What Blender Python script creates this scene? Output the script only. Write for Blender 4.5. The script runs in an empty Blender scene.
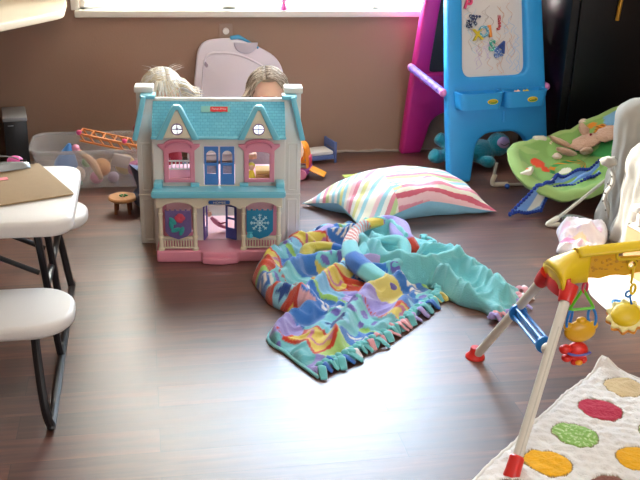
import bpy, bmesh, math, random
import numpy as np
from mathutils import Vector, Matrix, Euler, noise
random.seed(7)
PI = math.pi
R = math.radians
COL = bpy.context.scene.collection
SC = bpy.context.scene

# ------------------------------------------------------------------ helpers
def lin(h):
    h = h.lstrip('#')
    c = [int(h[i:i+2], 16)/255 for i in (0, 2, 4)]
    return tuple((x/12.92 if x <= .04045 else ((x+.055)/1.055)**2.4) for x in c) + (1,)

def mat(name, col, rough=.5, metal=0, bump=0, bscale=60, vary=0, vscale=8, spec=.5, coat=0, sheen=0, sub=0, emit=0):
    m = bpy.data.materials.new(name); m.use_nodes = True
    nt = m.node_tree; b = nt.nodes['Principled BSDF']
    c = lin(col)
    b.inputs['Base Color'].default_value = c
    b.inputs['Roughness'].default_value = rough
    b.inputs['Metallic'].default_value = metal
    b.inputs['Specular IOR Level'].default_value = spec
    b.inputs['Coat Weight'].default_value = coat
    b.inputs['Sheen Weight'].default_value = sheen
    if sub:
        b.inputs['Subsurface Weight'].default_value = sub
        b.inputs['Subsurface Scale'].default_value = .01
    tc = nt.nodes.new('ShaderNodeTexCoord')
    if vary:
        n = nt.nodes.new('ShaderNodeTexNoise'); n.inputs['Scale'].default_value = vscale; n.inputs['Detail'].default_value = 4
        nt.links.new(tc.outputs['Object'], n.inputs['Vector'])
        mx = nt.nodes.new('ShaderNodeMix'); mx.data_type = 'RGBA'
        mx.inputs[6].default_value = tuple(x*(1-vary) for x in c[:3])+(1,)
        mx.inputs[7].default_value = tuple(min(1, x*(1+vary)) for x in c[:3])+(1,)
        nt.links.new(n.outputs['Fac'], mx.inputs[0]); nt.links.new(mx.outputs[2], b.inputs['Base Color'])
    if bump:
        n = nt.nodes.new('ShaderNodeTexNoise'); n.inputs['Scale'].default_value = bscale; n.inputs['Detail'].default_value = 5
        nt.links.new(tc.outputs['Object'], n.inputs['Vector'])
        bp = nt.nodes.new('ShaderNodeBump'); bp.inputs['Strength'].default_value = bump; bp.inputs['Distance'].default_value = .01
        nt.links.new(n.outputs['Fac'], bp.inputs['Height']); nt.links.new(bp.outputs['Normal'], b.inputs['Normal'])
    return m

def attr_mat(name, rough=.9, sheen=.3, bump=.3, bscale=250):
    m = mat(name, '#ffffff', rough, bump=bump, bscale=bscale, sheen=sheen, spec=.2)
    nt = m.node_tree; a = nt.nodes.new('ShaderNodeAttribute'); a.attribute_name = 'Col'
    nt.links.new(a.outputs['Color'], nt.nodes['Principled BSDF'].inputs['Base Color'])
    return m

def see_through(name, col, amount, rough=.2):
    """cloudy thin plastic: part of the light passes straight through"""
    m = bpy.data.materials.new(name); m.use_nodes = True; nt = m.node_tree
    b = nt.nodes['Principled BSDF']; b.inputs['Base Color'].default_value = lin(col); b.inputs['Roughness'].default_value = rough
    t = nt.nodes.new('ShaderNodeBsdfTransparent'); mx = nt.nodes.new('ShaderNodeMixShader'); mx.inputs[0].default_value = 1-amount
    nt.links.new(t.outputs[0], mx.inputs[1]); nt.links.new(b.outputs[0], mx.inputs[2])
    nt.links.new(mx.outputs[0], nt.nodes['Material Output'].inputs[0])
    return m

def link(name, me, mats, parent=None, smooth=True, angle=35):
    for m in (mats if isinstance(mats, (list, tuple)) else [mats]): me.materials.append(m)
    if smooth:
        me.shade_smooth()
        try: me.set_sharp_from_angle(angle=R(angle))
        except Exception: pass
    o = bpy.data.objects.new(name, me); COL.objects.link(o)
    if parent is not None: o.parent = parent
    return o

def tag(o, label, cat, group=None):
    o['label'] = label; o['category'] = cat
    if group: o['group'] = group
    return o

def thing(name, label, cat, loc=(0, 0, 0), rz=0, group=None):
    o = bpy.data.objects.new(name, None); COL.objects.link(o); o.empty_display_size = .05
    o.location = loc; o.rotation_euler = (0, 0, R(rz)); return tag(o, label, cat, group)

def structure(o): o['kind'] = 'structure'; return o

def copy_tree(o, parent=None):
    c = o.copy(); COL.objects.link(c); c.parent = parent
    for ch in list(o.children): copy_tree(ch, c)
    return c

def eval_mesh(o):
    dg = bpy.context.evaluated_depsgraph_get(); dg.update()
    me = bpy.data.meshes.new_from_object(o.evaluated_get(dg)); return me

class MB:
    def __init__(s): s.bm = bmesh.new()
    def add(s, me, M=Matrix(), mi=0):
        b = bmesh.new(); b.from_mesh(me); b.transform(M)
        for f in b.faces: f.material_index = mi
        t = bpy.data.meshes.new('t'); b.to_mesh(t); b.free(); s.bm.from_mesh(t); bpy.data.meshes.remove(t); return s
    def _take(s, b, M, mi):
        if M is not None: b.transform(M)
        for f in b.faces: f.material_index = mi
        t = bpy.data.meshes.new('t'); b.to_mesh(t); b.free(); s.bm.from_mesh(t); bpy.data.meshes.remove(t); return s
    def box(s, c, size, rot=(0, 0, 0), bev=.003, mi=0, seg=2, M=None):
        b = bmesh.new(); bmesh.ops.create_cube(b, size=1)
        bmesh.ops.scale(b, vec=size, verts=b.verts)
        if bev: bmesh.ops.bevel(b, geom=b.edges[:], offset=min(bev, min(size)*.45), segments=seg, profile=.5, affect='EDGES')
        T = Matrix.Translation(c) @ Euler(rot).to_matrix().to_4x4()
        return s._take(b, (M @ T) if M else T, mi)
    def bx(s, a, b, **k):
        return s.box([(a[i]+b[i])/2 for i in range(3)], [abs(b[i]-a[i]) for i in range(3)], **k)
    def tube(s, pts, r, n=10, mi=0, closed=False, smoothn=0, flat=1, up=None):
        pts = [Vector(p) for p in pts]
        rs = list(r) if isinstance(r, (list, tuple)) else [r]*len(pts)
        if smoothn:
            P, RR = [], []; L = len(pts); rng = range(L if closed else L-1)
            for i in rng:
                p0 = pts[(i-1) % L] if closed or i > 0 else pts[0]*2-pts[1]
                p1 = pts[i]; p2 = pts[(i+1) % L]
                p3 = pts[(i+2) % L] if closed or i+2 < L else pts[-1]*2-pts[-2]
                for k in range(smoothn):
                    t = k/smoothn
                    P.append(.5*((2*p1)+(p2-p0)*t+(2*p0-5*p1+4*p2-p3)*t*t+(3*p1-p0-3*p2+p3)*t**3))
                    RR.append(rs[i]*(1-t)+rs[(i+1) % L]*t)
            if not closed: P.append(pts[-1]); RR.append(rs[-1])
            pts, rs = P, RR
        b = bmesh.new(); rings = []; L = len(pts); prev = None
        for i, p in enumerate(pts):
            if closed: d = pts[(i+1) % L]-pts[(i-1) % L]
            else: d = pts[min(i+1, L-1)]-pts[max(i-1, 0)]
            d.normalize()
            if prev is None:
                a = Vector(up) if up else (Vector((0, 0, 1)) if abs(d.z) < .9 else Vector((1, 0, 0)))
                u = a-d*a.dot(d)
            else: u = prev-d*prev.dot(d)
            u.normalize(); prev = u; v = d.cross(u)
            rings.append([b.verts.new(p+u*(math.cos(2*PI*k/n)*rs[i])+v*(math.sin(2*PI*k/n)*rs[i]*flat)) for k in range(n)])
        for i in range(L if closed else L-1):
            A, B = rings[i], rings[(i+1) % L]
            for k in range(n): b.faces.new((A[k], A[(k+1) % n], B[(k+1) % n], B[k]))
        if not closed: b.faces.new(rings[0][::-1]); b.faces.new(rings[-1])
        bmesh.ops.recalc_face_normals(b, faces=b.faces)
        return s._take(b, None, mi)
    def lathe(s, prof, c=(0, 0, 0), n=24, rot=(0, 0, 0), mi=0, sc=(1, 1, 1)):
        b = bmesh.new(); rings = []
        for (r, z) in prof:
            if r < 1e-5: rings.append([b.verts.new((0, 0, z))])
            else: rings.append([b.verts.new((r*math.cos(2*PI*k/n), r*math.sin(2*PI*k/n), z)) for k in range(n)])
        for A, B in zip(rings, rings[1:]):
            for k in range(n):
                vs = [A[k % len(A)], A[(k+1) % len(A)], B[(k+1) % len(B)], B[k % len(B)]]
                u = []
                for v in vs:
                    if v not in u: u.append(v)
                if len(u) > 2:
                    try: b.faces.new(u)
                    except ValueError: pass
        if len(rings[0]) > 1: b.faces.new(rings[0][::-1])
        if len(rings[-1]) > 1: b.faces.new(rings[-1])
        bmesh.ops.recalc_face_normals(b, faces=b.faces)
        T = Matrix.Translation(c) @ Euler(rot).to_matrix().to_4x4() @ Matrix.Diagonal((*sc, 1))
        return s._take(b, T, mi)
    def ball(s, c, r, rot=(0, 0, 0), mi=0, n=20, bump=0, bs=8, seed=0):
        b = bmesh.new(); bmesh.ops.create_uvsphere(b, u_segments=n, v_segments=max(6, n*2//3), radius=1)
        if bump:
            for v in b.verts: v.co *= 1+bump*noise.noise(v.co*bs+Vector((seed*7.3, 0, 0)))
        if not isinstance(r, (list, tuple)): r = (r, r, r)
        T = Matrix.Translation(c) @ Euler(rot).to_matrix().to_4x4() @ Matrix.Diagonal((*r, 1))
        return s._take(b, T, mi)
    def plate(s, outer, holes=(), th=.01, bev=0, M=Matrix(), mi=0, res=2):
        """flat 2D outline with holes standing in XZ, thickness along Y, centred on y=0"""
        return s.add(plate_mesh(outer, holes, th, bev, res), M @ Matrix.Rotation(PI/2, 4, 'X'), mi)
    def flat(s, outer, z0, z1, bev=.003, mi=0, holes=()):
        return s.add(plate_mesh(outer, holes, z1-z0, bev), Matrix.Translation((0, 0, (z0+z1)/2)), mi)
    def build(s, name, mats, parent=None, smooth=True, angle=35):
        bmesh.ops.remove_doubles(s.bm, verts=s.bm.verts, dist=1e-6)
        me = bpy.data.meshes.new(name); s.bm.to_mesh(me); s.bm.free()
        return link(name, me, mats, parent, smooth, angle)

def plate_mesh(outer, holes, th, bev=0, res=2):
    cu = bpy.data.curves.new('c', 'CURVE'); cu.dimensions = '2D'; cu.fill_mode = 'BOTH'
    bev = min(bev, th*.45)
    cu.extrude = th/2-bev; cu.bevel_depth = bev; cu.bevel_resolution = res; cu.offset = -bev
    for ring in [outer]+list(holes):
        sp = cu.splines.new('POLY'); sp.points.add(len(ring)-1); sp.use_cyclic_u = True
        for p, q in zip(sp.points, ring): p.co = (q[0], q[1], 0, 1)
    o = bpy.data.objects.new('c', cu); COL.objects.link(o)
    me = eval_mesh(o); bpy.data.objects.remove(o); bpy.data.curves.remove(cu)
    return me

def text_mesh(txt, size, depth=.001, bev=0):
    cu = bpy.data.curves.new('t', 'FONT'); cu.body = txt; cu.size = size; cu.extrude = depth; cu.bevel_depth = bev
    cu.align_x = 'CENTER'; cu.align_y = 'CENTER'; cu.resolution_u = 3
    o = bpy.data.objects.new('t', cu); COL.objects.link(o); me = eval_mesh(o)
    bpy.data.objects.remove(o); bpy.data.curves.remove(cu); return me

def rrect(x0, z0, x1, z1, r=.01, n=5):
    out = []
    for cx, cz, a in ((x1-r, z1-r, 0), (x0+r, z1-r, 90), (x0+r, z0+r, 180), (x1-r, z0+r, 270)):
        for k in range(n+1):
            t = R(a+90*k/n); out.append((cx+r*math.cos(t), cz+r*math.sin(t)))
    return out
def circ(cx, cz, r, n=24, rz=None): return [(cx+r*math.cos(2*PI*k/n), cz+(rz or r)*math.sin(2*PI*k/n)) for k in range(n)]
def arch_hole(x0, z0, x1, z1, n=14, rise=None):
    """rectangle with an elliptical top"""
    rise = rise if rise is not None else (x1-x0)/2
    cx = (x0+x1)/2; a = (x1-x0)/2
    return [(x0, z0), (x1, z0)]+[(cx+a*math.cos(PI*k/n), z1-rise+rise*math.sin(PI*k/n)) for k in range(n+1)]

def roundpoly(pts, r, n=5):
    """round the corners of a polygon"""
    out = []; L = len(pts)
    for i in range(L):
        p = Vector(pts[i]); a = Vector(pts[i-1])-p; b = Vector(pts[(i+1) % L])-p
        rr = r[i] if isinstance(r, (list, tuple)) else r
        ra = min(rr, a.length*.48, b.length*.48)
        A = p+a.normalized()*ra; B = p+b.normalized()*ra
        for k in range(n+1):
            t = k/n; q = A*(1-t)**2+p*2*t*(1-t)+B*t*t; out.append((q.x, q.y))
    return out

def grid_mesh(nu, nv, f, colf=None, closed_u=False):
    """surface f(u,v)->xyz, optional colour function of (u,v)"""
    us = [i/(nu if closed_u else nu-1) for i in range(nu)]; vs_ = [j/(nv-1) for j in range(nv)]
    V = [tuple(f(u, v)) for v in vs_ for u in us]
    F = []
    for j in range(nv-1):
        for i in range(nu if closed_u else nu-1):
            F.append((j*nu+i, j*nu+(i+1) % nu, (j+1)*nu+(i+1) % nu, (j+1)*nu+i))
    me = bpy.data.meshes.new('g'); me.from_pydata(V, [], F); me.update()
    if colf:
        ca = me.color_attributes.new('Col', 'FLOAT_COLOR', 'POINT')
        buf = []
        for v in vs_:
            for u in us: buf += colf(u, v)
        ca.data.foreach_set('color', buf)
    return me

def solidify(o, th, off=-1):
    m = o.modifiers.new('s', 'SOLIDIFY'); m.thickness = th; m.offset = off; return o
def subsurf(o, n=1):
    m = o.modifiers.new('ss', 'SUBSURF'); m.levels = n; m.render_levels = n; return o

def skin_mesh(verts, edges, radii, root=0, sub=2):
    me = bpy.data.meshes.new('k'); me.from_pydata(verts, edges, []); me.update()
    o = bpy.data.objects.new('k', me); COL.objects.link(o)
    m = o.modifiers.new('Skin', 'SKIN'); m.use_smooth_shade = True; m.branch_smoothing = .6
    sv = me.skin_vertices[0].data
    for i, r in enumerate(radii):
        sv[i].radius = (r, r) if not isinstance(r, tuple) else r
        sv[i].use_root = (i == root)
    s = o.modifiers.new('Sub', 'SUBSURF'); s.levels = sub; s.render_levels = sub
    out = eval_mesh(o); bpy.data.objects.remove(o); bpy.data.meshes.remove(me); return out

# ------------------------------------------------------------------ camera
H = 1.3; FPX = 950.
p_, yw, ro = R(21.5), R(10.8), R(-1.54)
Fv = Vector((math.sin(yw)*math.cos(p_), math.cos(yw)*math.cos(p_), -math.sin(p_)))
rv = Vector((math.cos(yw), -math.sin(yw), 0)); dv = Fv.cross(rv)
r2 = rv*math.cos(ro)+dv*math.sin(ro); d2 = -rv*math.sin(ro)+dv*math.cos(ro)
cam = bpy.data.cameras.new('camera'); co = bpy.data.objects.new('camera', cam); COL.objects.link(co)
M = Matrix.Identity(4)
for i in range(3):
    M[i][0] = r2[i]; M[i][1] = -d2[i]; M[i][2] = -Fv[i]
M[2][3] = H
co.matrix_world = M
cam.sensor_width = 36; cam.lens = FPX/640*36; cam.clip_start = .05
SC.camera = co
def at(x, y, z=0.):
    """world point seen at photo pixel (x, y) at height z"""
    v = (x-320)/FPX*r2+(y-240)/FPX*d2+Fv
    return Vector((0, 0, H))+v*((z-H)/v.z)

# ------------------------------------------------------------------ materials
M_ = {}
M_['white_plastic'] = mat('white_plastic', '#dedcd8', .45, bump=.15, bscale=400)
M_['house_white'] = mat('house_white', '#dad8d1', .4, vary=.05, vscale=20)
M_['house_cream'] = mat('house_cream', '#e3d9bf', .45)
M_['house_pink'] = mat('house_pink', '#dd8ea2', .4)
M_['house_blue'] = mat('house_blue', '#78c8dc', .35)
M_['door_blue'] = mat('door_blue', '#4a80c8', .4)
M_['interior_pink'] = mat('interior_pink', '#f3c3cb', .5)
M_['black_metal'] = mat('black_metal', '#1c1d20', .35)
M_['red'] = mat('red_plastic', '#d32c26', .3)
M_['yellow'] = mat('yellow_plastic', '#e0c019', .35)
M_['yellow_deep'] = mat('deep_yellow_plastic', '#d9a312', .35)
M_['blue'] = mat('blue_plastic', '#1f78c8', .3)
M_['green'] = mat('green_plastic', '#5fc11f', .3)
M_['pinkred'] = mat('pinkish_red_plastic', '#cf3a55', .3)
M_['easel_blue'] = mat('easel_blue', '#2b9be0', .42, vary=.05)
M_['easel_pink'] = mat('easel_pink', '#cf2a86', .42)
M_['purple'] = mat('purple_plastic', '#9a78d8', .4)
M_['teal_plush'] = mat('teal_plush', '#1c98a8', .95, bump=.8, bscale=180, sheen=.6, spec=.1)
M_['grey_cloth'] = mat('grey_cloth', '#a8a49b', .95, bump=.25, bscale=500, sheen=.2, spec=.1)
M_['chalkboard'] = mat('chalkboard', '#3c3a3a', .7)
M_['skin'] = mat('skin', '#f0c0a4', .55, sub=.15)
M_['wood'] = mat('oak_wood', '#a8672c', .45, vary=.2, vscale=6)
M_['toywood'] = mat('toy_wood', '#b98552', .5, vary=.15, vscale=20)
M_['white'] = mat('white_paint', '#eceae4', .5)
M_['cloudy'] = see_through('cloudy_plastic', '#dfe0de', .72, .25)
M_['cloth'] = attr_mat('fleece', .95, .5, .5, 300)
M_['cotton'] = attr_mat('printed_cotton', .85, .1, .15, 500)

# ------------------------------------------------------------------ the room
YB = 4.378
def floor_material():
    m = bpy.data.materials.new('plank_floor'); m.use_nodes = True; nt = m.node_tree; N = nt.nodes; Lk = nt.links
    b = N['Principled BSDF']
    tc = N.new('ShaderNodeTexCoord')
    br = N.new('ShaderNodeTexBrick'); br.offset = .37; br.offset_frequency = 2; br.squash = 1
    br.inputs['Scale'].default_value = 1; br.inputs['Brick Width'].default_value = .92; br.inputs['Row Height'].default_value = .102
    br.inputs['Mortar Size'].default_value = .0009; br.inputs['Mortar Smooth'].default_value = .3; br.inputs['Bias'].default_value = 0
    br.inputs['Color1'].default_value = (0, 0, 0, 1); br.inputs['Color2'].default_value = (1, 1, 1, 1); br.inputs['Mortar'].default_value = (.5, .5, .5, 1)
    Lk.new(tc.outputs['Object'], br.inputs['Vector'])
    # each plank samples another part of the grain
    sep = N.new('ShaderNodeSeparateColor'); Lk.new(br.outputs['Color'], sep.inputs[0])
    off = N.new('ShaderNodeVectorMath'); off.operation = 'MULTIPLY_ADD'
    comb = N.new('ShaderNodeCombineXYZ'); Lk.new(sep.outputs[0], comb.inputs[0]); Lk.new(sep.outputs[0], comb.inputs[1]); Lk.new(sep.outputs[0], comb.inputs[2])
    Lk.new(comb.outputs[0], off.inputs[0]); off.inputs[1].default_value = (13, 7, 5); Lk.new(tc.outputs['Object'], off.inputs[2])
    mp = N.new('ShaderNodeMapping'); mp.inputs['Scale'].default_value = (1.6, 22, 1); Lk.new(off.outputs[0], mp.inputs['Vector'])
    g = N.new('ShaderNodeTexNoise'); g.inputs['Scale'].default_value = 1.6; g.inputs['Detail'].default_value = 7; g.inputs['Roughness'].default_value = .65; g.inputs['Distortion'].default_value = .6
    Lk.new(mp.outputs[0], g.inputs['Vector'])
    cr = N.new('ShaderNodeValToRGB'); e = cr.color_ramp.elements
    e[0].position = .25; e[0].color = lin('#2e1a14'); e[1].position = .8; e[1].color = lin('#94684f')
    x = e.new(.45); x.color = lin('#55342a'); x = e.new(.6); x.color = lin('#694333')
    Lk.new(g.outputs['Fac'], cr.inputs[0])
    hs = N.new('ShaderNodeHueSaturation'); Lk.new(cr.outputs[0], hs.inputs['Color'])
    mr = N.new('ShaderNodeMapRange'); mr.inputs[3].default_value = .68; mr.inputs[4].default_value = 1.3; Lk.new(sep.outputs[0], mr.inputs[0]); Lk.new(mr.outputs[0], hs.inputs['Value'])
    mx = N.new('ShaderNodeMix'); mx.data_type = 'RGBA'; Lk.new(br.outputs['Fac'], mx.inputs[0]); Lk.new(hs.outputs[0], mx.inputs[6]); mx.inputs[7].default_value = lin('#1c110e')
    Lk.new(mx.outputs[2], b.inputs['Base Color'])
    rr = N.new('ShaderNodeMapRange'); rr.inputs[3].default_value = .30; rr.inputs[4].default_value = .46; Lk.new(g.outputs['Fac'], rr.inputs[0]); Lk.new(rr.outputs[0], b.inputs['Roughness'])
    bp = N.new('ShaderNodeBump'); bp.inputs['Strength'].default_value = .25; bp.inputs['Distance'].default_value = .002
    sb = N.new('ShaderNodeMath'); sb.operation = 'SUBTRACT'; Lk.new(g.outputs['Fac'], sb.inputs[0]); Lk.new(br.outputs['Fac'], sb.inputs[1])
    Lk.new(sb.outputs[0], bp.inputs['Height']); Lk.new(bp.outputs[0], b.inputs['Normal'])
    b.inputs['Specular IOR Level'].default_value = .9; b.inputs['Coat Weight'].default_value = .5; b.inputs['Coat Roughness'].default_value = .42; b.inputs['Coat IOR'].default_value = 1.6
    return m
X0, X1, Y0 = -1.6, 3.0, -1.8
o = MB().bx((X0-.1, Y0-.1, -.05), (X1+.1, YB+.13, 0), bev=0).build('floor', floor_material(), smooth=False); structure(o)
wallm = mat('brown_wall_paint', '#9c7e69', .6, bump=.1, bscale=150)
w = MB(); w.plate([(X0-.1, 0), (X1+.1, 0), (X1+.1, 2.4), (X0-.1, 2.4)], [rrect(-.27, .675, 1.72, 1.85, .001, 1)], .12, M=Matrix.Translation((0, YB+.06, 0)))
structure(w.build('wall_back', wallm, smooth=False))
structure(MB().bx((X0-.1, Y0, 0), (X0, YB, 2.4), bev=0).build('wall_left', wallm, smooth=False))
structure(MB().bx((X1, Y0, 0), (X1+.1, YB, 2.4), bev=0).build('wall_right', wallm, smooth=False))
structure(MB().bx((X0-.1, Y0-.1, 0), (X1+.1, Y0, 2.4), bev=0).build('wall_front', wallm, smooth=False))
structure(MB().bx((X0-.1, Y0-.1, 2.4), (X1+.1, YB+.13, 2.5), bev=0).build('ceiling', mat('ceiling_paint', '#e6e2da', .8), smooth=False))
# window: frame, sill and panes
wf = MB()
wx0, wx1, wz0, wz1 = -.27, 1.72, .675, 1.85
for a, b in (((wx0, .02), (wx0+.035, .02)), ((wx1-.035, .02), (wx1, .02)), ((.36, .02), (.42, .02)), ((1.06, 0), (1.09, 0))):
    wf.bx((a[0], YB+.03, wz0), (b[0], YB+.09, wz1), bev=.003)
wf.bx((wx0, YB+.03, wz0), (wx1, YB+.09, wz0+.018), bev=.003); wf.bx((wx0, YB+.03, wz1-.035), (wx1, YB+.09, wz1), bev=.003)
whitep = mat('window_white', '#e8e4d8', .4)
win = structure(wf.build('window_1', whitep))
sl = MB(); sl.bx((-.29, YB-.035, .655), (1.74, YB+.03, .684), bev=.004); sl.bx((-.305, YB-.016, .684), (-.27, YB+.0, 1.87), bev=.002); sl.bx((1.72, YB-.016, .684), (1.755, YB, 1.87), bev=.002)
sl.bx((-.305, YB-.016, 1.85), (1.755, YB, 1.9), bev=.002)
structure(sl.build('trim_1', whitep))
gl = see_through('window_glass', '#f4f8ff', .96, .02)
structure(MB().bx((wx0, YB+.058, wz0), (wx1, YB+.061, wz1), bev=0).build('window_2', gl, smooth=False))
# thin pale bead where wall meets floor
bd = MB(); bd.tube([(x, YB-.003+random.uniform(-.001, .001), .006+random.uniform(-.003, .003)) for x in np.linspace(.7, 1.6, 30)], [random.uniform(.003, .009) for _ in range(30)], n=6)
structure(bd.build('trim_2', mat('pale_sealant', '#a99a8c', .8)))
# slatted blind hanging in the left half of the window
bm_ = bpy.data.materials.new('blind_slat'); bm_.use_nodes = True; nt = bm_.node_tree
b1 = nt.nodes['Principled BSDF']; b1.inputs['Base Color'].default_value = lin('#f2f0ea'); b1.inputs['Roughness'].default_value = .6
tl = nt.nodes.new('ShaderNodeBsdfTranslucent'); tl.inputs[0].default_value = lin('#f4f2ec'); mxs = nt.nodes.new('ShaderNodeMixShader'); mxs.inputs[0].default_value = .93
nt.links.new(b1.outputs[0], mxs.inputs[1]); nt.links.new(tl.outputs[0], mxs.inputs[2]); nt.links.new(mxs.outputs[0], nt.nodes['Material Output'].inputs[0])
bl = thing('window_blind', 'white slatted blind hanging in the left part of the window', 'blind', (0, YB+.015, 0))
mb = MB()
for k in range(46):
    mb.box((.055, 0, .705+k*.0245), (.60, .0012, .027), rot=(R(14), 0, 0), bev=0)
mb.build('slats', bm_, bl, smooth=False)
MB().box((.055, 0, .691), (.60, .012, .010), bev=.002).build('bottom_rail', M_['white'], bl)
MB().box((.055, 0, 1.84), (.60, .02, .02), bev=.002).build('head_rail', M_['white'], bl)

# ------------------------------------------------------------------ light
world = bpy.data.worlds.new('world'); SC.world = world; world.use_nodes = True
wn = world.node_tree.nodes; bg = wn['Background']
tcw = wn.new('ShaderNodeTexCoord'); sp = wn.new('ShaderNodeSeparateXYZ'); world.node_tree.links.new(tcw.outputs['Generated'], sp.inputs[0])
rmp = wn.new('ShaderNodeValToRGB'); world.node_tree.links.new(sp.outputs[2], rmp.inputs[0])
e = rmp.color_ramp.elements; e[0].position = .0; e[0].color = (1, .97, .9, 1); e[1].position = .5; e[1].color = (.62, .8, 1, 1)
x = e.new(.2); x.color = (.82, .91, 1, 1)
world.node_tree.links.new(rmp.outputs[0], bg.inputs[0]); bg.inputs[1].default_value = 24
def area(name, loc, rot, sx, sy, power, col=(1, 1, 1), portal=False):
    l = bpy.data.lights.new(name, 'AREA'); l.shape = 'RECTANGLE'; l.size = sx; l.size_y = sy; l.energy = power; l.color = col
    if portal: l.cycles.is_portal = True
    o = bpy.data.objects.new(name, l); COL.objects.link(o); o.location = loc; o.rotation_euler = rot; return o
area('window_portal', ((wx0+wx1)/2, YB+.10, 1.26), (R(-90), 0, 0), 1.99, 1.18, 1, portal=True)
sun = bpy.data.lights.new('sun', 'SUN'); sun.energy = 12; sun.angle = R(.8); sun.color = (1, .93, .8)
so = bpy.data.objects.new('sun', sun); COL.objects.link(so)
sd = Vector((.5, -.86, -.42)).normalized(); so.rotation_euler = sd.to_track_quat('-Z', 'Y').to_euler()
area('rear_fill_light', (1.5, -1.7, 1.5), (R(90), 0, R(12)), 2.4, 1.4, 66, (.98, .98, 1))  # added fill behind the camera for the near faces; no window there
area('ceiling_fill', (.5, 1.4, 2.38), (0, 0, 0), .7, .7, 9, (1, .93, .84))  # unseen weak warm fill added under the ceiling, no lamp fitting

# ================================================================== FURNITURE AT THE LEFT
# corner desk
dk = thing('desk', 'pale laminate desk top on an oak panel in the far left corner', 'desk', (-.9, 4.1, 0))
pts = [(.58, .262), (.59, -.09), (.37, -.44), (.05, -.72), (-.6, -.85), (-.65, -.85), (-.65, .262)]
MB().flat(roundpoly(pts, [.03, .06, .05, .1, .1, .01, .01]), .70, .732, bev=.006).build('desk_top', mat('desk_laminate', '#d9ccb4', .45, vary=.05), dk)
dp = MB(); dp.bx((-.6, .09, 0), (.258, .115, .70), bev=.002); dp.build('side_panel', M_['wood'], dk)
# computer tower
pc = thing('computer_tower', 'black computer tower with grey top on the floor under the desk', 'computer', (-.572, 4.235, 0), 8)
MB().bx((-.045, -.10, 0), (.052, .10, .248), bev=.004).build('case', mat('pc_black', '#15181b', .4), pc)
MB().bx((-.047, -.108, .248), (.054, .10, .266), bev=.005).build('top_cover', mat('pc_grey', '#8f9294', .4), pc)
MB().bx((-.028, -.1025, .228), (-.004, -.0995, .231), bev=.0005).build('badge', mat('silver', '#b9bcc0', .3, .6), pc)

# folding picnic table
pt = thing('picnic_table', "white plastic children's folding picnic table with two benches on black legs", 'table', (-.26, 2.45, 0))
def slab(x0, y0, x1, y1, z0, z1, r, name):
    mb = MB(); mb.flat(rrect(x0, y0, x1, y1, r, 8), z0, z1, bev=.012)
    return mb.build(name, M_['white_plastic'], pt)
slab(-.76, -.275, .075, .19, .462, .502, .06, 'tabletop')
for yy in ((-.415, -.18), (.28, .50)):
    slab(-.76, yy[0], .07, yy[1], .262, .297, .10, 'bench_seat')
lr = .011
def leg_end(x):
    a = MB().tube([(x, -.385, .02), (x, -.37, .011), (x, -.2, .011), (x, .42, .011), (x, .445, .02)], lr, smoothn=4).build('floor_bar', M_['black_metal'], pt)
    for ys in (-1, 1):
        y = -.30 if ys < 0 else .39
        e_ = -.385 if ys < 0 else .445
        MB().tube([(x-.03, y, .245), (x-.022, y+ys*.045, .17), (x-.01, e_+ys*.004, .07), (x, e_, .012)], lr, smoothn=5).build('bench_leg', M_['black_metal'], pt)
    for y in (-.12, .05):
        MB().tube([(x-.03, y, .46), (x-.02, y+.04, .30), (x-.005, y+.09, .05), (x, y+.10, .014)], lr*.9, smoothn=4).build('table_leg', M_['black_metal'], pt)
    MB().tube([(x-.02, -.30, .235), (x-.02, .40, .235)], .009).build('cross_bar', M_['black_metal'], pt)
leg_end(.0); leg_end(-.68)
for y in (-.10, .07):
    MB().tube([(-.03, y, .30), (-.34, y, .452)], .007).build('brace', M_['black_metal'], pt)
MB().tube([(-.15, -.11+.014*math.cos(t), .36+.014*math.sin(t)) for t in np.linspace(0, 2*PI, 14)[:-1]], .0025, n=6, closed=True).build('lock_ring', mat('steel', '#8a8a8a', .3, .8), pt)
# clipboard
cb = thing('clipboard', 'brown hardboard clipboard lying on the white picnic table', 'clipboard', (-.301, 2.645, .5035))
cb.rotation_euler = (0, 0, math.atan2(-.27, .11))
MB().flat(rrect(0, -.235, .30, 0, .008), 0, .004, bev=.001).build('board', mat('hardboard', '#9c8360', .7, vary=.06, vscale=60), cb)
st = mat('clip_steel', '#85888a', .35, .7)
c = MB(); c.add(grid_mesh(12, 8, lambda u, v: (.006+.036*v, -.20+.165*u, .006+.02*math.sin(PI*min(1, v*1.1))*(.5+.5*math.sin(PI*u)))))
cl = c.build('clip', st, cb); solidify(cl, .0015)
MB().tube([(.02, -.18, .028), (.015, -.17, .034), (.012, -.12, .042), (.012, -.08, .036), (.02, -.06, .028)], .002, n=6, smoothn=3).build('spring_wire', st, cb)
tag(MB().box((-.392, 2.50, .509), (.05, .022, .001), rot=(0, 0, R(15)), bev=0).build('paper_slip', mat('pink_paper', '#f08a92', .8)), 'small pink paper slip lying on the clipboard', 'paper')
pk = MB(); pk.ball((0, 0, .014), (.022, .014, .013), n=14); pk.tube([(.01, -.006, .014), (.03, -.012, .018), (.034, -.014, .004)], .003, n=6, mi=1)
k = pk.build('toy_clip', [mat('hot_pink', '#ee6ab4', .4), M_['black_metal']]); k.location = (-.365, 2.648, .502); tag(k, 'pink toy clip lying behind the clipboard on the table', 'toy')

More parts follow.
